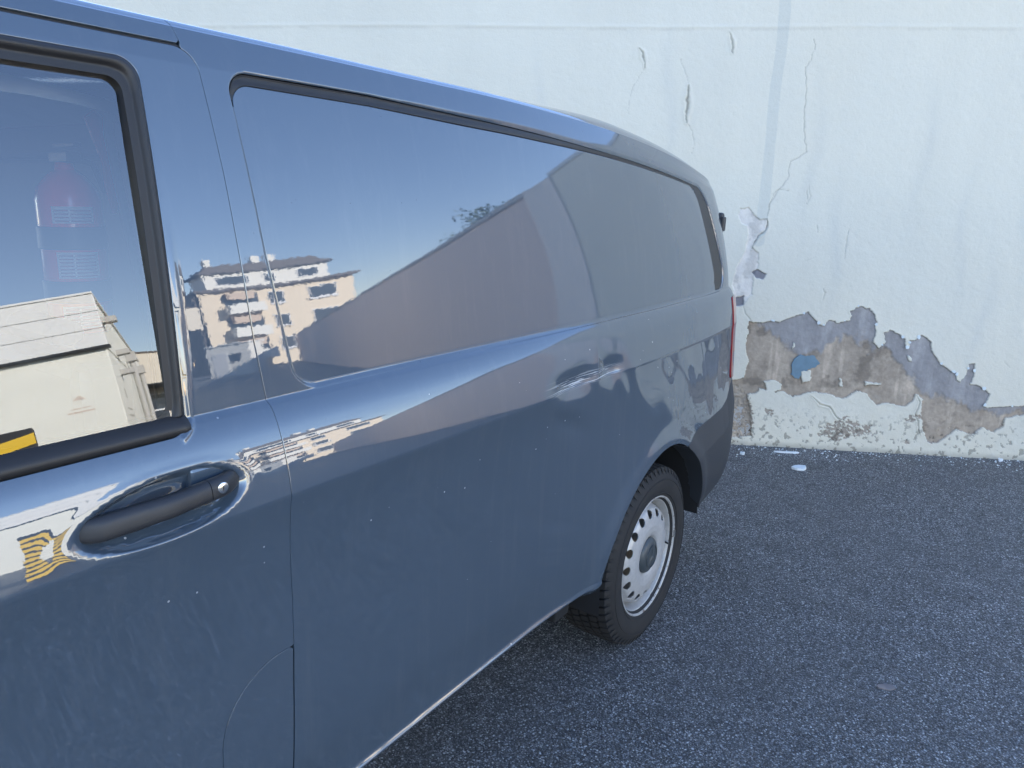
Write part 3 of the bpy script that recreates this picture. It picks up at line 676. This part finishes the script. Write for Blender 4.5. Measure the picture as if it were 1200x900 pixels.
Sg=lines((-13,-4.6,.2),(-4.6,-1.25,.022),(-1.25,-.25,.0055),(-.25,1.95,.0042),(1.95,3.36,.03)); Zg=lines((-.01,.03,.004),(.03,1.62,.0042),(1.62,2.75,.0055),(2.75,H_WALL,.04))
S_,Z_=np.meshgrid(Sg,Zg)
def wallfields(S_,Z_):
    near=(S_>-.3)
    rag=(fbm(S_*38,Z_*38,4)-.5)*.030; rag2=(fbm(S_*90+5,Z_*90,3)-.5)*.012
    base=np.array([.705,.68,.575]); 
    blot=fbm(S_*1.1+3,Z_*1.3,4)-.5; st=fbm(S_*7+9,Z_*.5,4)-.5; fine=fbm(S_*60,Z_*60,3)-.5
    col=base*(1+.10*blot+.05*st+.02*fine)[...,None]
    warm=sstep(.42,.7,fbm(S_*.8+40,Z_*.6+7,3)); col=col*(1+np.array([.035,.012,-.02])*warm[...,None])
    # rain streak, repainted stripe
    ds,_=linedist(c7([(528,-10),(527,30),(515,160),(500,260),(485,420),(470,560),(455,680)]),S_,Z_)
    m_=sstep(.036,.030,ds+(fbm(S_*30,Z_*3,3)-.5)*.012)*.9*sstep(.9,1.5,Z_+.5); col=col*(1-np.array([.13,.10,.065])*m_[...,None])
    for k_ in range(9):
        s0=[.95,1.25,1.62,.5,-.6,-1.4,.3,1.45,1.8][k_]; z0=[1.9,1.4,1.7,1.3,2.2,2.1,1.9,.9,1.3][k_]
        q=np.exp(-((S_-s0-.03*np.sin(Z_*7))/.035)**2-((Z_-z0)/.38)**2)*(.5+fbm(S_*25,Z_*3,3)); col=col*(1-np.array([.06,.05,.03])*q[...,None])
    h=.0012*(fbm(S_*4,Z_*4,3)-.5)+.0024*(fbm(S_*22,Z_*22,4)-.5)+.0010*(fbm(S_*75,Z_*75,3)-.5)+.006*(fbm(S_*.8,Z_*.8,2)-.5)
    # horizontal shuttering joint
    zj=2.615+.004*np.sin(S_*2.1)+.003*(fbm(S_*6,Z_*0,3)-.5); 
    h=h+.0020*np.exp(-((Z_-zj)/.011)**2)*(.6+.8*fbm(S_*3,Z_*0+5,3))-.002*sstep(.004,.0,zj-.018-Z_)*0
    col=col*(1-.07*np.exp(-((Z_-zj+.014)/.008)**2)*(fbm(S_*5+2,Z_*0,3)>.45))[...,None]
    # patch
    sd=np.where(near,polysdf(PATCH,S_,Z_)+rag*.55+rag2,1)
    for I in ISL: sd=np.maximum(sd,-(polysdf(I,S_,Z_)+rag2*1.2+rag*.35)-.001)
    br=polysdf(BROWN,S_,Z_)+rag*1.5+(fbm(S_*9+30,Z_*3,4)-.5)*.22
    inp=sstep(.0012,-.0012,sd); bz=sstep(.02,-.02,br)
    grey=np.array([.315,.30,.29])*(1+.35*(fbm(S_*18,Z_*9,5)-.5)+.25*(fbm(S_*50,Z_*50,4)-.5))[...,None]
    brown=np.array([.40,.33,.255])*(1+.55*(fbm(S_*11+4,Z_*11,5)-.5)+.4*(fbm(S_*60,Z_*60,4)-.5))[...,None]
    brown=brown*(1-.35*sstep(.55,.68,fbm(S_*9+50,Z_*9,5)))[...,None]
    drip=sstep(.55,.75,fbm(S_*22+60,Z_*2.2,4)); brown=brown*(1+.30*drip[...,None]); grey=grey*(1+.22*sstep(.5,.7,fbm(S_*15+20,Z_*2,4)))[...,None]
    pc=grey*(1-bz[...,None])+brown*bz[...,None]
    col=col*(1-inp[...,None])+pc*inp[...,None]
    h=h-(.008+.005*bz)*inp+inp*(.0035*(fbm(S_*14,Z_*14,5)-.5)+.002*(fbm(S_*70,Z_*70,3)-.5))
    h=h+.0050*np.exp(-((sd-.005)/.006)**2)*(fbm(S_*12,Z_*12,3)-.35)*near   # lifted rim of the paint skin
    col=col*(1-.25*np.exp(-((sd+.002)/.0025)**2)*near)[...,None]  # rim shade painted in: colour darkened just inside the patch edge
    # flaking low spots
    low=sstep(.40,.30,Z_)*near
    for i,I in enumerate(SPOTS):
        s2=polysdf(I,S_,Z_)+rag*1.8+rag2*1.5; k=sstep(.002,-.002,s2)*(fbm(S_*70+3,Z_*70,4)>.42)
        col=col*(1-k[...,None])+np.array([.36,.31,.25])*(.8+.5*fbm(S_*40,Z_*40,3))[...,None]*k[...,None]; h=h-.004*k
    crum=(fbm(S_*42+8,Z_*42,5)>.64-.05*np.exp(-((S_-.25)/.35)**2))*sstep(.34,.10,Z_)*near; col=col*(1-.45*crum[...,None]); h=h-.002*crum
    h=h+low*.006*(fbm(S_*9+1,Z_*9,4)-.5)
    # pink exposed plaster
    sp=np.where(near,polysdf(PINK,S_,Z_)+rag*.5+rag2,1); k=sstep(.0015,-.0015,sp)
    pk=np.array([.76,.71,.63])*(1+.22*(fbm(S_*24,Z_*24,5)-.5)-.18*sstep(.5,.62,fbm(S_*15+9,Z_*15,4)))[...,None]; col=col*(1-k[...,None])+pk*k[...,None]; h=h-.006*k+.006*k*(fbm(S_*26,Z_*26,4)-.5)
    for I in HOLES:
        k=sstep(.002,-.002,polysdf(I,S_,Z_)+rag*.5); col=col*(1-k[...,None])+np.array([.23,.225,.24])*(.8+.4*fbm(S_*50,Z_*50,3))[...,None]*k[...,None]; h=h-.010*k
    for l,wd,st_ in CRACKS:
        l=np.array(l); d,tt=linedist(l,S_+(fbm(S_*30,Z_*30,3)-.5)*.02,Z_); w_=wd*(.35+.65*np.sin(np.pi*np.clip(tt,.03,.97)))
        g_=np.exp(-(d/w_)**2); h=h-.004*st_*g_+.0025*st_*np.exp(-((d-w_*2.0)/(w_*1.3))**2)*(wd>.004); col=col*(1-np.clip(.30*st_,0,.5)*np.exp(-(d/(w_*.75))**2))[...,None]
    # grime at the foot
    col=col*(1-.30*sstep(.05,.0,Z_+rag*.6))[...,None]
    return h,np.clip(col,0,1)
Hh,Cc=wallfields(S_,Z_)
Vw=np.stack([WA[0]+WD[0]*S_+WN[0]*Hh,WA[1]+WD[1]*S_+WN[1]*Hh,Z_],-1).reshape(-1,3)
idx=np.arange(S_.size).reshape(S_.shape); q=np.stack([idx[:-1,:-1],idx[1:,:-1],idx[1:,1:],idx[:-1,1:]],-1).reshape(-1,4)
nq=np.cross(Vw[q[0,1]]-Vw[q[0,0]],Vw[q[0,3]]-Vw[q[0,0]]); 
if nq[0]*WN[0]+nq[1]*WN[1]<0: q=q[:,::-1]
t=NT('wall_render'); at=t.n('Attribute'); at.attribute_name='wallcol'; p=t.geo()
hh=t.math('ADD',t.noise(120,4,.65,p),t.math('MULTIPLY',t.noise(28,3,.6,p),1.2))
t.set(Base_Color=t.mix(t.noise(220,3,.6,p),(.92,.92,.92),(1.06,1.06,1.06)),Roughness=.85)
cm=t.mix(1.0,at.outputs['Color'],t.mix(t.noise(180,3,.6,p),(.93,.93,.93),(1.05,1.05,1.05)),'MULTIPLY')
t.set(Base_Color=cm,Normal=t.bump(hh,.42,.004)); M_wall=t.m
wall=thing('peeling_wall','pale blue-white rendered wall behind the van, with a large peeled grey and brown patch low down','wall',(float(WA[0]),float(WA[1]),0))
WO=Vector((float(WA[0]),float(WA[1]),0))
def wsub(o): o.parent=wall; o.matrix_parent_inverse=Matrix.Translation(-WO); return o
wsub(grid_mesh('painted_render',Vw,(q,np.zeros((0,3),int)),None,M_wall,None,{'wallcol':('FLOAT_COLOR',np.concatenate([Cc,np.ones(Cc.shape[:2]+(1,))],-1).reshape(-1,4))}))
M_conc=simple('wall_core_concrete',(.45,.44,.42),.9,bump=.4,bscale=40)
M_rpaint=simple('pale_wall_paint',(.64,.66,.66),.85,bump=.3,bscale=50,var=.05)
def wprism(mb,s0,s1,z0,z1,h0,h1): return mb.prism([(s0,z0),(s1,z0),(s1,z1),(s0,z1)],h0,h1,lambda a,b,h:wl(a,b,h))
wsub(wprism(MB(),-13,3.36,-.05,H_WALL-.01,-.35,-.02).build('wall_core',M_conc))
wsub(wprism(MB(),-13.02,3.38,H_WALL,H_WALL+.05,-.38,.015).build('wall_coping',M_rpaint,None,.006))
# blue paint fragment inside the patch
bl=c8([(340,545),(352,525),(370,518),(385,524),(410,522),(428,545),(405,560),(390,565),(375,575),(362,592),(350,592),(338,580)])
M_blue=simple('old_blue_paint',(.16,.25,.31),.8,bump=.3,bscale=120,var=.3)
rg_=random.Random(5); bl2=[]
for k in range(len(bl)):
    a_,b_=bl[k],bl[(k+1)%len(bl)]
    for q_ in range(5): bl2.append((a_[0]+(b_[0]-a_[0])*q_/5+rg_.uniform(-.004,.004),a_[1]+(b_[1]-a_[1])*q_/5+rg_.uniform(-.004,.004)))
wsub(MB().prism(bl2,-.012,-.004,lambda a,b,h:wl(a,b,h)).build('blue_paint_fragment',M_blue,None,.001))
# curled flakes on the rim of the patch
fl=MB(); M_flake=simple('paint_flake',(.66,.71,.71),.8)
PA=np.array(PATCH[:48])
for i in range(22):
    j=RNG.integers(0,len(PA)-1); a=PA[j]*(1-(u_:=RNG.random()))+PA[j+1]*u_
    if a[0]<0 or a[0]>1.9: continue
    r_=.006+.010*RNG.random(); an=RNG.random()*6.28; pts=[(a[0]+r_*math.cos(an+k*2*math.pi/5)*(.6+.5*RNG.random()),a[1]+.004+r_*math.sin(an+k*2*math.pi/5)*(.6+.5*RNG.random())) for k in range(5)]
    fl.prism(pts,.0005,.0018+.002*RNG.random(),lambda a_,b_,h:wl(a_,b_,h+max(0,(a[1]-b_))*.35))
tag(wsub(fl.build('loose_paint_flakes',M_flake)),kind='stuff')
# ---- what the van mirrors: the rest of the yard, behind the camera ----
M_pier=simple('pier_paint',(.78,.72,.66),.85,bump=.3,bscale=30)
pier=MB(); wprism(pier,3.36,4.25,-.05,H_WALL,-.35,.03); o=pier.build('wall_pier',M_pier,None,.01); 
tag(o,'pale wall pier mirrored as a light band in the van side','pier')
BW0=np.array(wl(4.25,0,0)[:2]); BWd=np.array([.565,-.825]); BWn=np.array([-.825,-.565])
M_bw=simple('brown_wall_render',(.72,.58,.50),.9,bump=.4,bscale=25,var=.12)
mb=MB(); mb.prism([(0,-.05),(50,-.05),(50,3.0),(0,3.0)],-.3,0,lambda a,b,h:(BW0[0]+BWd[0]*a+BWn[0]*h,BW0[1]+BWd[1]*a+BWn[1]*h,b)); 
bw=thing('boundary_wall','long brown rendered boundary wall running off towards the apartment block, mirrored in the van side','wall',(float(BW0[0]),float(BW0[1]),0))
def rep(o,par,off): o.parent=par; o.matrix_parent_inverse=Matrix.Translation(-Vector(off)); return o
rep(mb.build('wall_face',M_bw,None,.01),bw,bw.location)
mb=MB(); mb.prism([(0,3.0),(50,3.0),(50,3.07),(0,3.07)],-.34,.04,lambda a,b,h:(BW0[0]+BWd[0]*a+BWn[0]*h,BW0[1]+BWd[1]*a+BWn[1]*h,b)); rep(mb.build('coping',M_conc,None,.01),bw,bw.location)
# white cabin container with three cladding strips
CA=np.array([3.03,-10.36]); CS=np.array([.47,-.883]); CS/=np.linalg.norm(CS); CF=np.array([CS[1],-CS[0]]); CF=CF if CF[0]<0 else -CF
CNf=-CS; CNs=-CF
M_cab=simple('cream_sheet_metal',(.90,.89,.79),.5,bump=.15,bscale=14,var=.07); M_cab2=simple('light_cladding',(.86,.86,.83),.45,bump=.1,bscale=14,var=.08)
cab=thing('container_cabin','tall cream container cabin with three pale cladding strips on top, mirrored in the front window of the van','container',(float(CA[0]),float(CA[1]),0))
cab['label']='tall cream container cabin with three cladding strips on top, mirrored in the van window'
def cf(a,b,h): return (CA[0]+CF[0]*a+CNf[0]*h,CA[1]+CF[1]*a+CNf[1]*h,b)   # front face coords
def cs_(a,b,h): return (CA[0]+CS[0]*a+CNs[0]*h,CA[1]+CS[1]*a+CNs[1]*h,b)  # side face coords
def csub(o): return rep(o,cab,cab.location)
csub(MB().prism([(0,0.0),(5,0.0),(5,3.0),(0,3.0)],-12.5,-.03,cf).build('cabin_body',M_cab,None,.01))
for k in range(3): csub(MB().prism([(-.03,3.05+k*.327),(5.03,3.05+k*.327),(5.03,3.05+k*.327+.318),(-.03,3.05+k*.327+.318)],-.2,.02-.004*k,cf).build('cladding_strip',M_cab2,None,.008))
for k in range(3): csub(MB().prism([(.2,3.05+k*.327),(12.5,3.05+k*.327),(12.5,3.05+k*.327+.323),(.2,3.05+k*.327+.323)],-5,-.005-.002*k,cs_).build('side_cladding',M_cab,None,.004))
csub(MB().prism([(-.06,3.0),(5.06,3.0),(5.06,3.045),(-.06,3.045)],-.2,.07,cf).build('ledge_trim',M_black,None,.006))
csub(MB().prism([(-.03,4.03),(12.53,4.03),(12.53,4.07),(-.03,4.07)],-5.03,.03,cs_).build('roof_edge',M_cab2,None,.006))
for a in (5.2,9.0): csub(MB().tube([cs_(a,3.3,.10),cs_(a,.1,.10)],.06,12).prism([(a-.14,3.25),(a+.14,3.25),(a+.14,3.5),(a-.14,3.5)],0,.2,cs_).build('downpipe',M_conc))
for a,b in ((.8,3.6),(2.2,3.1),(1.6,2.6)): csub(MB().prism([(a,b),(a+.25,b),(a+.25,b+.12),(a,b+.12)],-.02,.22,cs_).build('wall_lamp',M_conc,None,.02))
M_sheet=simple('notice_print',(.52,.50,.43),.6)
csub(MB().prism([(1.0,1.7),(2.2,1.7),(2.2,1.74),(1.0,1.74)],-.02,.004,cs_).prism([(1.0,1.85),(2.2,1.85),(2.2,1.88),(1.0,1.88)],-.02,.004,cs_).prism([(1.3,2.1),(1.7,2.1),(1.7,2.3),(1.3,2.3)],-.02,.003,cs_).build('printed_notice',M_sheet))
M_rp=simple('red_print',(.74,.62,.52),.6)
for pl_ in ([(.38,1.92),(.75,1.92),(.75,1.95),(.38,1.95)],[(.42,1.99),(.70,1.99),(.70,2.01),(.42,2.01)],[(.46,2.15),(.64,2.15),(.55,2.24)]): csub(MB().prism(pl_,-.031,-.026,cf).build('red_stencil_print',M_rp))
# striped post
PX0,PY0=-.13,-5.62
post=thing('striped_post','square barrier post with slanting black and yellow stripes, mirrored in the van window corner','post',(PX0,PY0,0))
M_yel=simple('yellow_stripe_paint',(.80,.52,.03),.5,var=.06); M_blk=simple('black_stripe_paint',(.02,.02,.02),.5)
SF=np.array([math.cos(math.radians(20)),math.sin(math.radians(20))]); SNn=np.array([-SF[1],SF[0]])
def pf(a,b,h): return (PX0+SF[0]*a+SNn[0]*h,PY0+SF[1]*a+SNn[1]*h,b)
HP=1.56; PL=-.12
rep(MB().prism([(PL-.002,0),(.22,0),(.22,HP),(PL-.002,HP)],-.34,0,pf).build('post_core',M_blk,None,.012),post,post.location)
z=.03
while z<HP-.12:
    for h0,h1,x0,x1,sw in ((.001,.004,PL,.218,.055),):
        pl=[(x0,z),(x1,z+sw),(x1,min(z+sw+.105,HP-.004)),(x0,min(z+.105,HP-.004))]
        if pl[1][1]<HP-.02: rep(MB().prism(pl,h0,h1,pf).build('yellow_stripe',M_yel),post,post.location)
    z+=.165
# low cream building
def pol(x,y,az,d): a=math.radians(az); return np.array([x+d*math.cos(a),y+d*math.sin(a)])
def facade_thing(name,label,cat,A,B,H,depth,mat):
    A=np.array(A);B=np.array(B); L=np.linalg.norm(B-A); D=(B-A)/L; N=np.array([D[1],-D[0]]); 
    if N@(np.array([-1.7,0])-A)<0: N=-N
    th=thing(name,label,cat,(float(A[0]),float(A[1]),0)); f=lambda a,b,h:(A[0]+D[0]*a+N[0]*h,A[1]+D[1]*a+N[1]*h,b)
    bb=lambda x0,x1,z0,z1,h0,h1:MB().prism([(x0,z0),(x1,z0),(x1,z1),(x0,z1)],h0,h1,f)
    R=lambda o:rep(o,th,th.location)
    R(bb(0,L,0,H,-depth,0).build('wall',mat)); return th,f,bb,R,L
M_cream=simple('cream_render',(.66,.60,.50),.85,bump=.2,bscale=5,var=.05); M_beige=simple('beige_facade',(.76,.65,.50),.85,var=.05); M_white=simple('white_render',(.78,.76,.70),.8,var=.05)
M_dkglass=simple('dark_window_pane',(.05,.06,.075),.15); M_roof=simple('grey_roof_sheet',(.13,.115,.11),.7); M_frame=simple('window_frame_white',(.7,.7,.7),.6); M_shade=simple('orange_awning',(.58,.46,.36),.8)
A=pol(-1.72,.08,-68.5,25);B=pol(-1.68,.08,-61.2,30)
th,f,bb,R,L=facade_thing('low_building','low cream flat-roofed building with a dark glazed front beyond the container cabin','building',A,B,4.6,6,M_cream)
R(bb(-.02,L+.02,3.3,4.6,.01,1.2).build('overhanging_front',M_cream)); R(bb(-.03,L+.03,3.24,3.30,.01,1.22).build('eave_trim',M_black))
for a in np.arange(.25,L-.7,1.15):
    w_=R(bb(a,a+1.0,.9,3.0,-.02,.05).build('window',M_frame))
    for z0,z1 in ((.98,2.2),(2.28,2.92)):
        q_=bb(a+.07,a+.93,z0,z1,.0,.065).build('pane',M_dkglass); q_.parent=w_
R(bb(-.05,L+.05,4.6,4.66,-6.05,1.24).build('roof',M_roof))
# white hut
A=pol(-1.62,.06,-59.5,40);B=pol(-1.6,.06,-56.2,39)
th,f,bb,R,L=facade_thing('white_hut','small white hut standing in front of the apartment block','hut',A,B,2.5,2.2,M_white)
R(bb(.3,1.1,.0,1.9,-.02,.03).build('door',M_frame)); R(bb(1.3,1.9,1.1,1.7,-.02,.03).build('window',M_dkglass)); R(bb(-.1,L+.1,2.5,2.58,-2.3,.1).build('roof',M_cab2))
# apartment block
A=pol(-1.63,.08,-59.0,57);B=pol(-1.34,.08,-47.3,62)
th,f,bb,R,L=facade_thing('apartment_block','beige apartment block with balconies and a white attic storey, mirrored in the van side','building',A,B,9.2,5,M_beige)
def child(o,par): o.parent=par; return o
R(bb(-.35,-.02,0,9.2,-4.8,-.4).build('painted_shade_strip',M_roof))  # dark sheet added to give the block's left side its shade by colour
for fl_ in range(3):
    z=1.0+fl_*2.75
    for a,wd in ((1.9,3.0),(5.9,1.4),(9.5,2.4)):
        if a==1.9:
            R(bb(a,a+wd,z+.1,z+2.3,-.01,.03).build('balcony_recess',M_dkglass)); R(bb(a-.1,a+wd+.1,z-.1,z+.95,.04,1.3).build('balcony',M_white)); R(bb(a+.2,a+wd-.5,z+1.55,z+2.3,.04,.8).build('awning',M_shade))
        else:
            w_=R(bb(a,a+wd,z+.7,z+2.1,-.01,.07).build('window',M_frame)); child(bb(a+.08,a+wd-.08,z+.78,z+2.02,.0,.09).build('pane',M_dkglass),w_)
            R(bb(a-.1,a+wd+.1,z+.58,z+.7,.0,.2).build('sill',M_frame))
R(bb(-.4,L+.4,9.2,9.5,-5.4,.5).build('cornice',M_roof)); R(bb(1.0,L-1.6,9.5,11.5,-4.5,-.6).build('attic_storey',M_white))
for a,wd in ((2.0,2.8),(6.2,1.0),(9.2,1.8)): 
    w_=R(bb(a,a+wd,10.0,11.1,-.61,-.55).build('window',M_frame)); child(bb(a+.1,a+wd-.1,10.1,11.0,-.57,-.52).build('pane',M_dkglass),w_)
R(MB().prism([(.4,11.5),(L-1.2,11.5),(L-3,12.5),(1.6,12.5)],-4.9,-.2,f).build('roof',M_roof))
for a in (1.8,6.0,7.4): R(bb(a,a+.6,12.0,13.6,-2.4,-1.6).build('chimney',M_white))
# trees beyond the brown wall
M_leaf=NT('leaf_green'); p=M_leaf.obj(); M_leaf.set(Base_Color=M_leaf.mix(M_leaf.noise(3,3,.6,p),(.035,.06,.02),(.10,.12,.045)),Roughness=.7); M_leaf=M_leaf.m
M_bark=simple('bark',(.10,.08,.06),.9,bump=.5,bscale=40)
def tree(x,y,H,R_,label,seed):
    rg=random.Random(seed); th=thing('broadleaf_tree',label,'tree',(x,y,0),group='trees beyond the brown wall')
    mb=MB(); mb.tube([(0,0,0),(.05,.02,H*.4),(.0,.05,H*.75)],[.13,.09,.03],8)
    ends=[]
    for k in range(9):
        a=k*2.4; z0=H*(.35+.04*k); e=(R_*.8*math.cos(a),R_*.8*math.sin(a),z0+H*.22+rg.random()*.4); ends.append(e); mb.tube([(0,0,z0),(e[0]*.5,e[1]*.5,z0+H*.15),e],[.045,.03,.01],6)
    mb.build('trunk',M_bark,th)
    lf=MB()
    for k in range(4200):
        e=rg.choice(ends+[(0,0,H*.85)]); g_=lambda s:rg.gauss(0,s)
        c=Vector((e[0]+g_(.28*R_),e[1]+g_(.28*R_),min(H,e[2]+g_(.25*R_)))); d1=Vector((g_(1),g_(1),g_(.6))).normalized()*.07; d2=Vector((g_(1),g_(1),g_(1))).normalized()*.04
        lf.add([c-d1,c+d2,c+d1,c-d2],[(0,1,2,3)])
    lf.build('crown',M_leaf,th)
tree(11.3,-7.7,4.75,.9,'taller leafy tree showing above the brown wall',1); tree(12.4,-9.8,4.4,.8,'lower leafy tree farther along behind the brown wall',2)
# ================= litter on the asphalt =================
M_chip=simple('white_plaster_chip',(.72,.76,.77),.8,bump=.3,bscale=100); M_leafd=simple('dry_leaf',(.26,.22,.20),.8,var=.3)
def chip(name,cat,label,x,y,rx,ry,rz,hh,mat,seed,curl=0):
    rg=random.Random(seed); n=9; th=bpy.data.objects.new(name,None)
    vs=[(0,0,hh*1.1)];bot=[]
    pts=[]
    for k in range(n):
        a=2*math.pi*k/n; q=.7+.45*rg.random(); pts.append((rx*q*math.cos(a),ry*q*math.sin(a)))
    mb=MB(); top=[(a,b,hh*(.8+.4*rg.random())+curl*(a*a)/(rx*rx)) for a,b in pts]; low=[(a*1.03,b*1.03,-.001+curl*(a*a)/(rx*rx)*.98) for a,b in pts]
    V=[(0,0,hh)]+top+low+[(0,0,-.001)]; F=[(0,1+k,1+(k+1)%n) for k in range(n)]+[(1+k,1+n+k,1+n+(k+1)%n,1+(k+1)%n) for k in range(n)]+[(2*n+1,1+n+(k+1)%n,1+n+k) for k in range(n)]
    mb.add(V,F); o=mb.build(name,mat,None); o.location=(x,y,.001); o.rotation_euler=(0,0,rz); return tag(o,label,cat)
chip('plaster_chip','plaster chip','white plaster chip lying on the asphalt in front of the wall',2.29,.045,.055,.035,-.9,.012,M_chip,1)
chip('plaster_sliver','plaster sliver','thin white plaster sliver lying close against the foot of the wall',2.55,.20,.075,.014,-1.05,.008,M_chip,2)
chip('white_pebble','pebble','small round white pebble near the foot of the wall at right',3.30,-.965,.016,.014,0,.014,M_chip,3)
chip('white_pebble','pebble','pale pebble by the wall foot beside the rear corner of the van',2.33,.42,.018,.016,0,.014,M_chip,4)
chip('dry_leaf','leaf','dry grey-brown leaf lying alone on the open asphalt',.252,-.757,.030,.016,-.9,.0015,M_leafd,5,.004)
cr=MB()
for k in range(650):
    s_=RNG.uniform(-.3,2.6); off=abs(RNG.normal(0,.10))+.01; x,y,_=wl(s_,0,off); r_=.002+.006*RNG.random()**3
    a0=RNG.random()*6; vs=[(x+r_*math.cos(a0+j*2.1)*(.7+.6*RNG.random()),y+r_*math.sin(a0+j*2.1)*(.7+.6*RNG.random()),.0) for j in range(3)]+[(x,y,r_*1.1)]
    cr.add(vs,[(0,1,3),(1,2,3),(2,0,3)])
tag(cr.build('plaster_crumbs',M_chip),'white plaster crumbs scattered along the foot of the peeling wall','crumbs',kind='stuff')
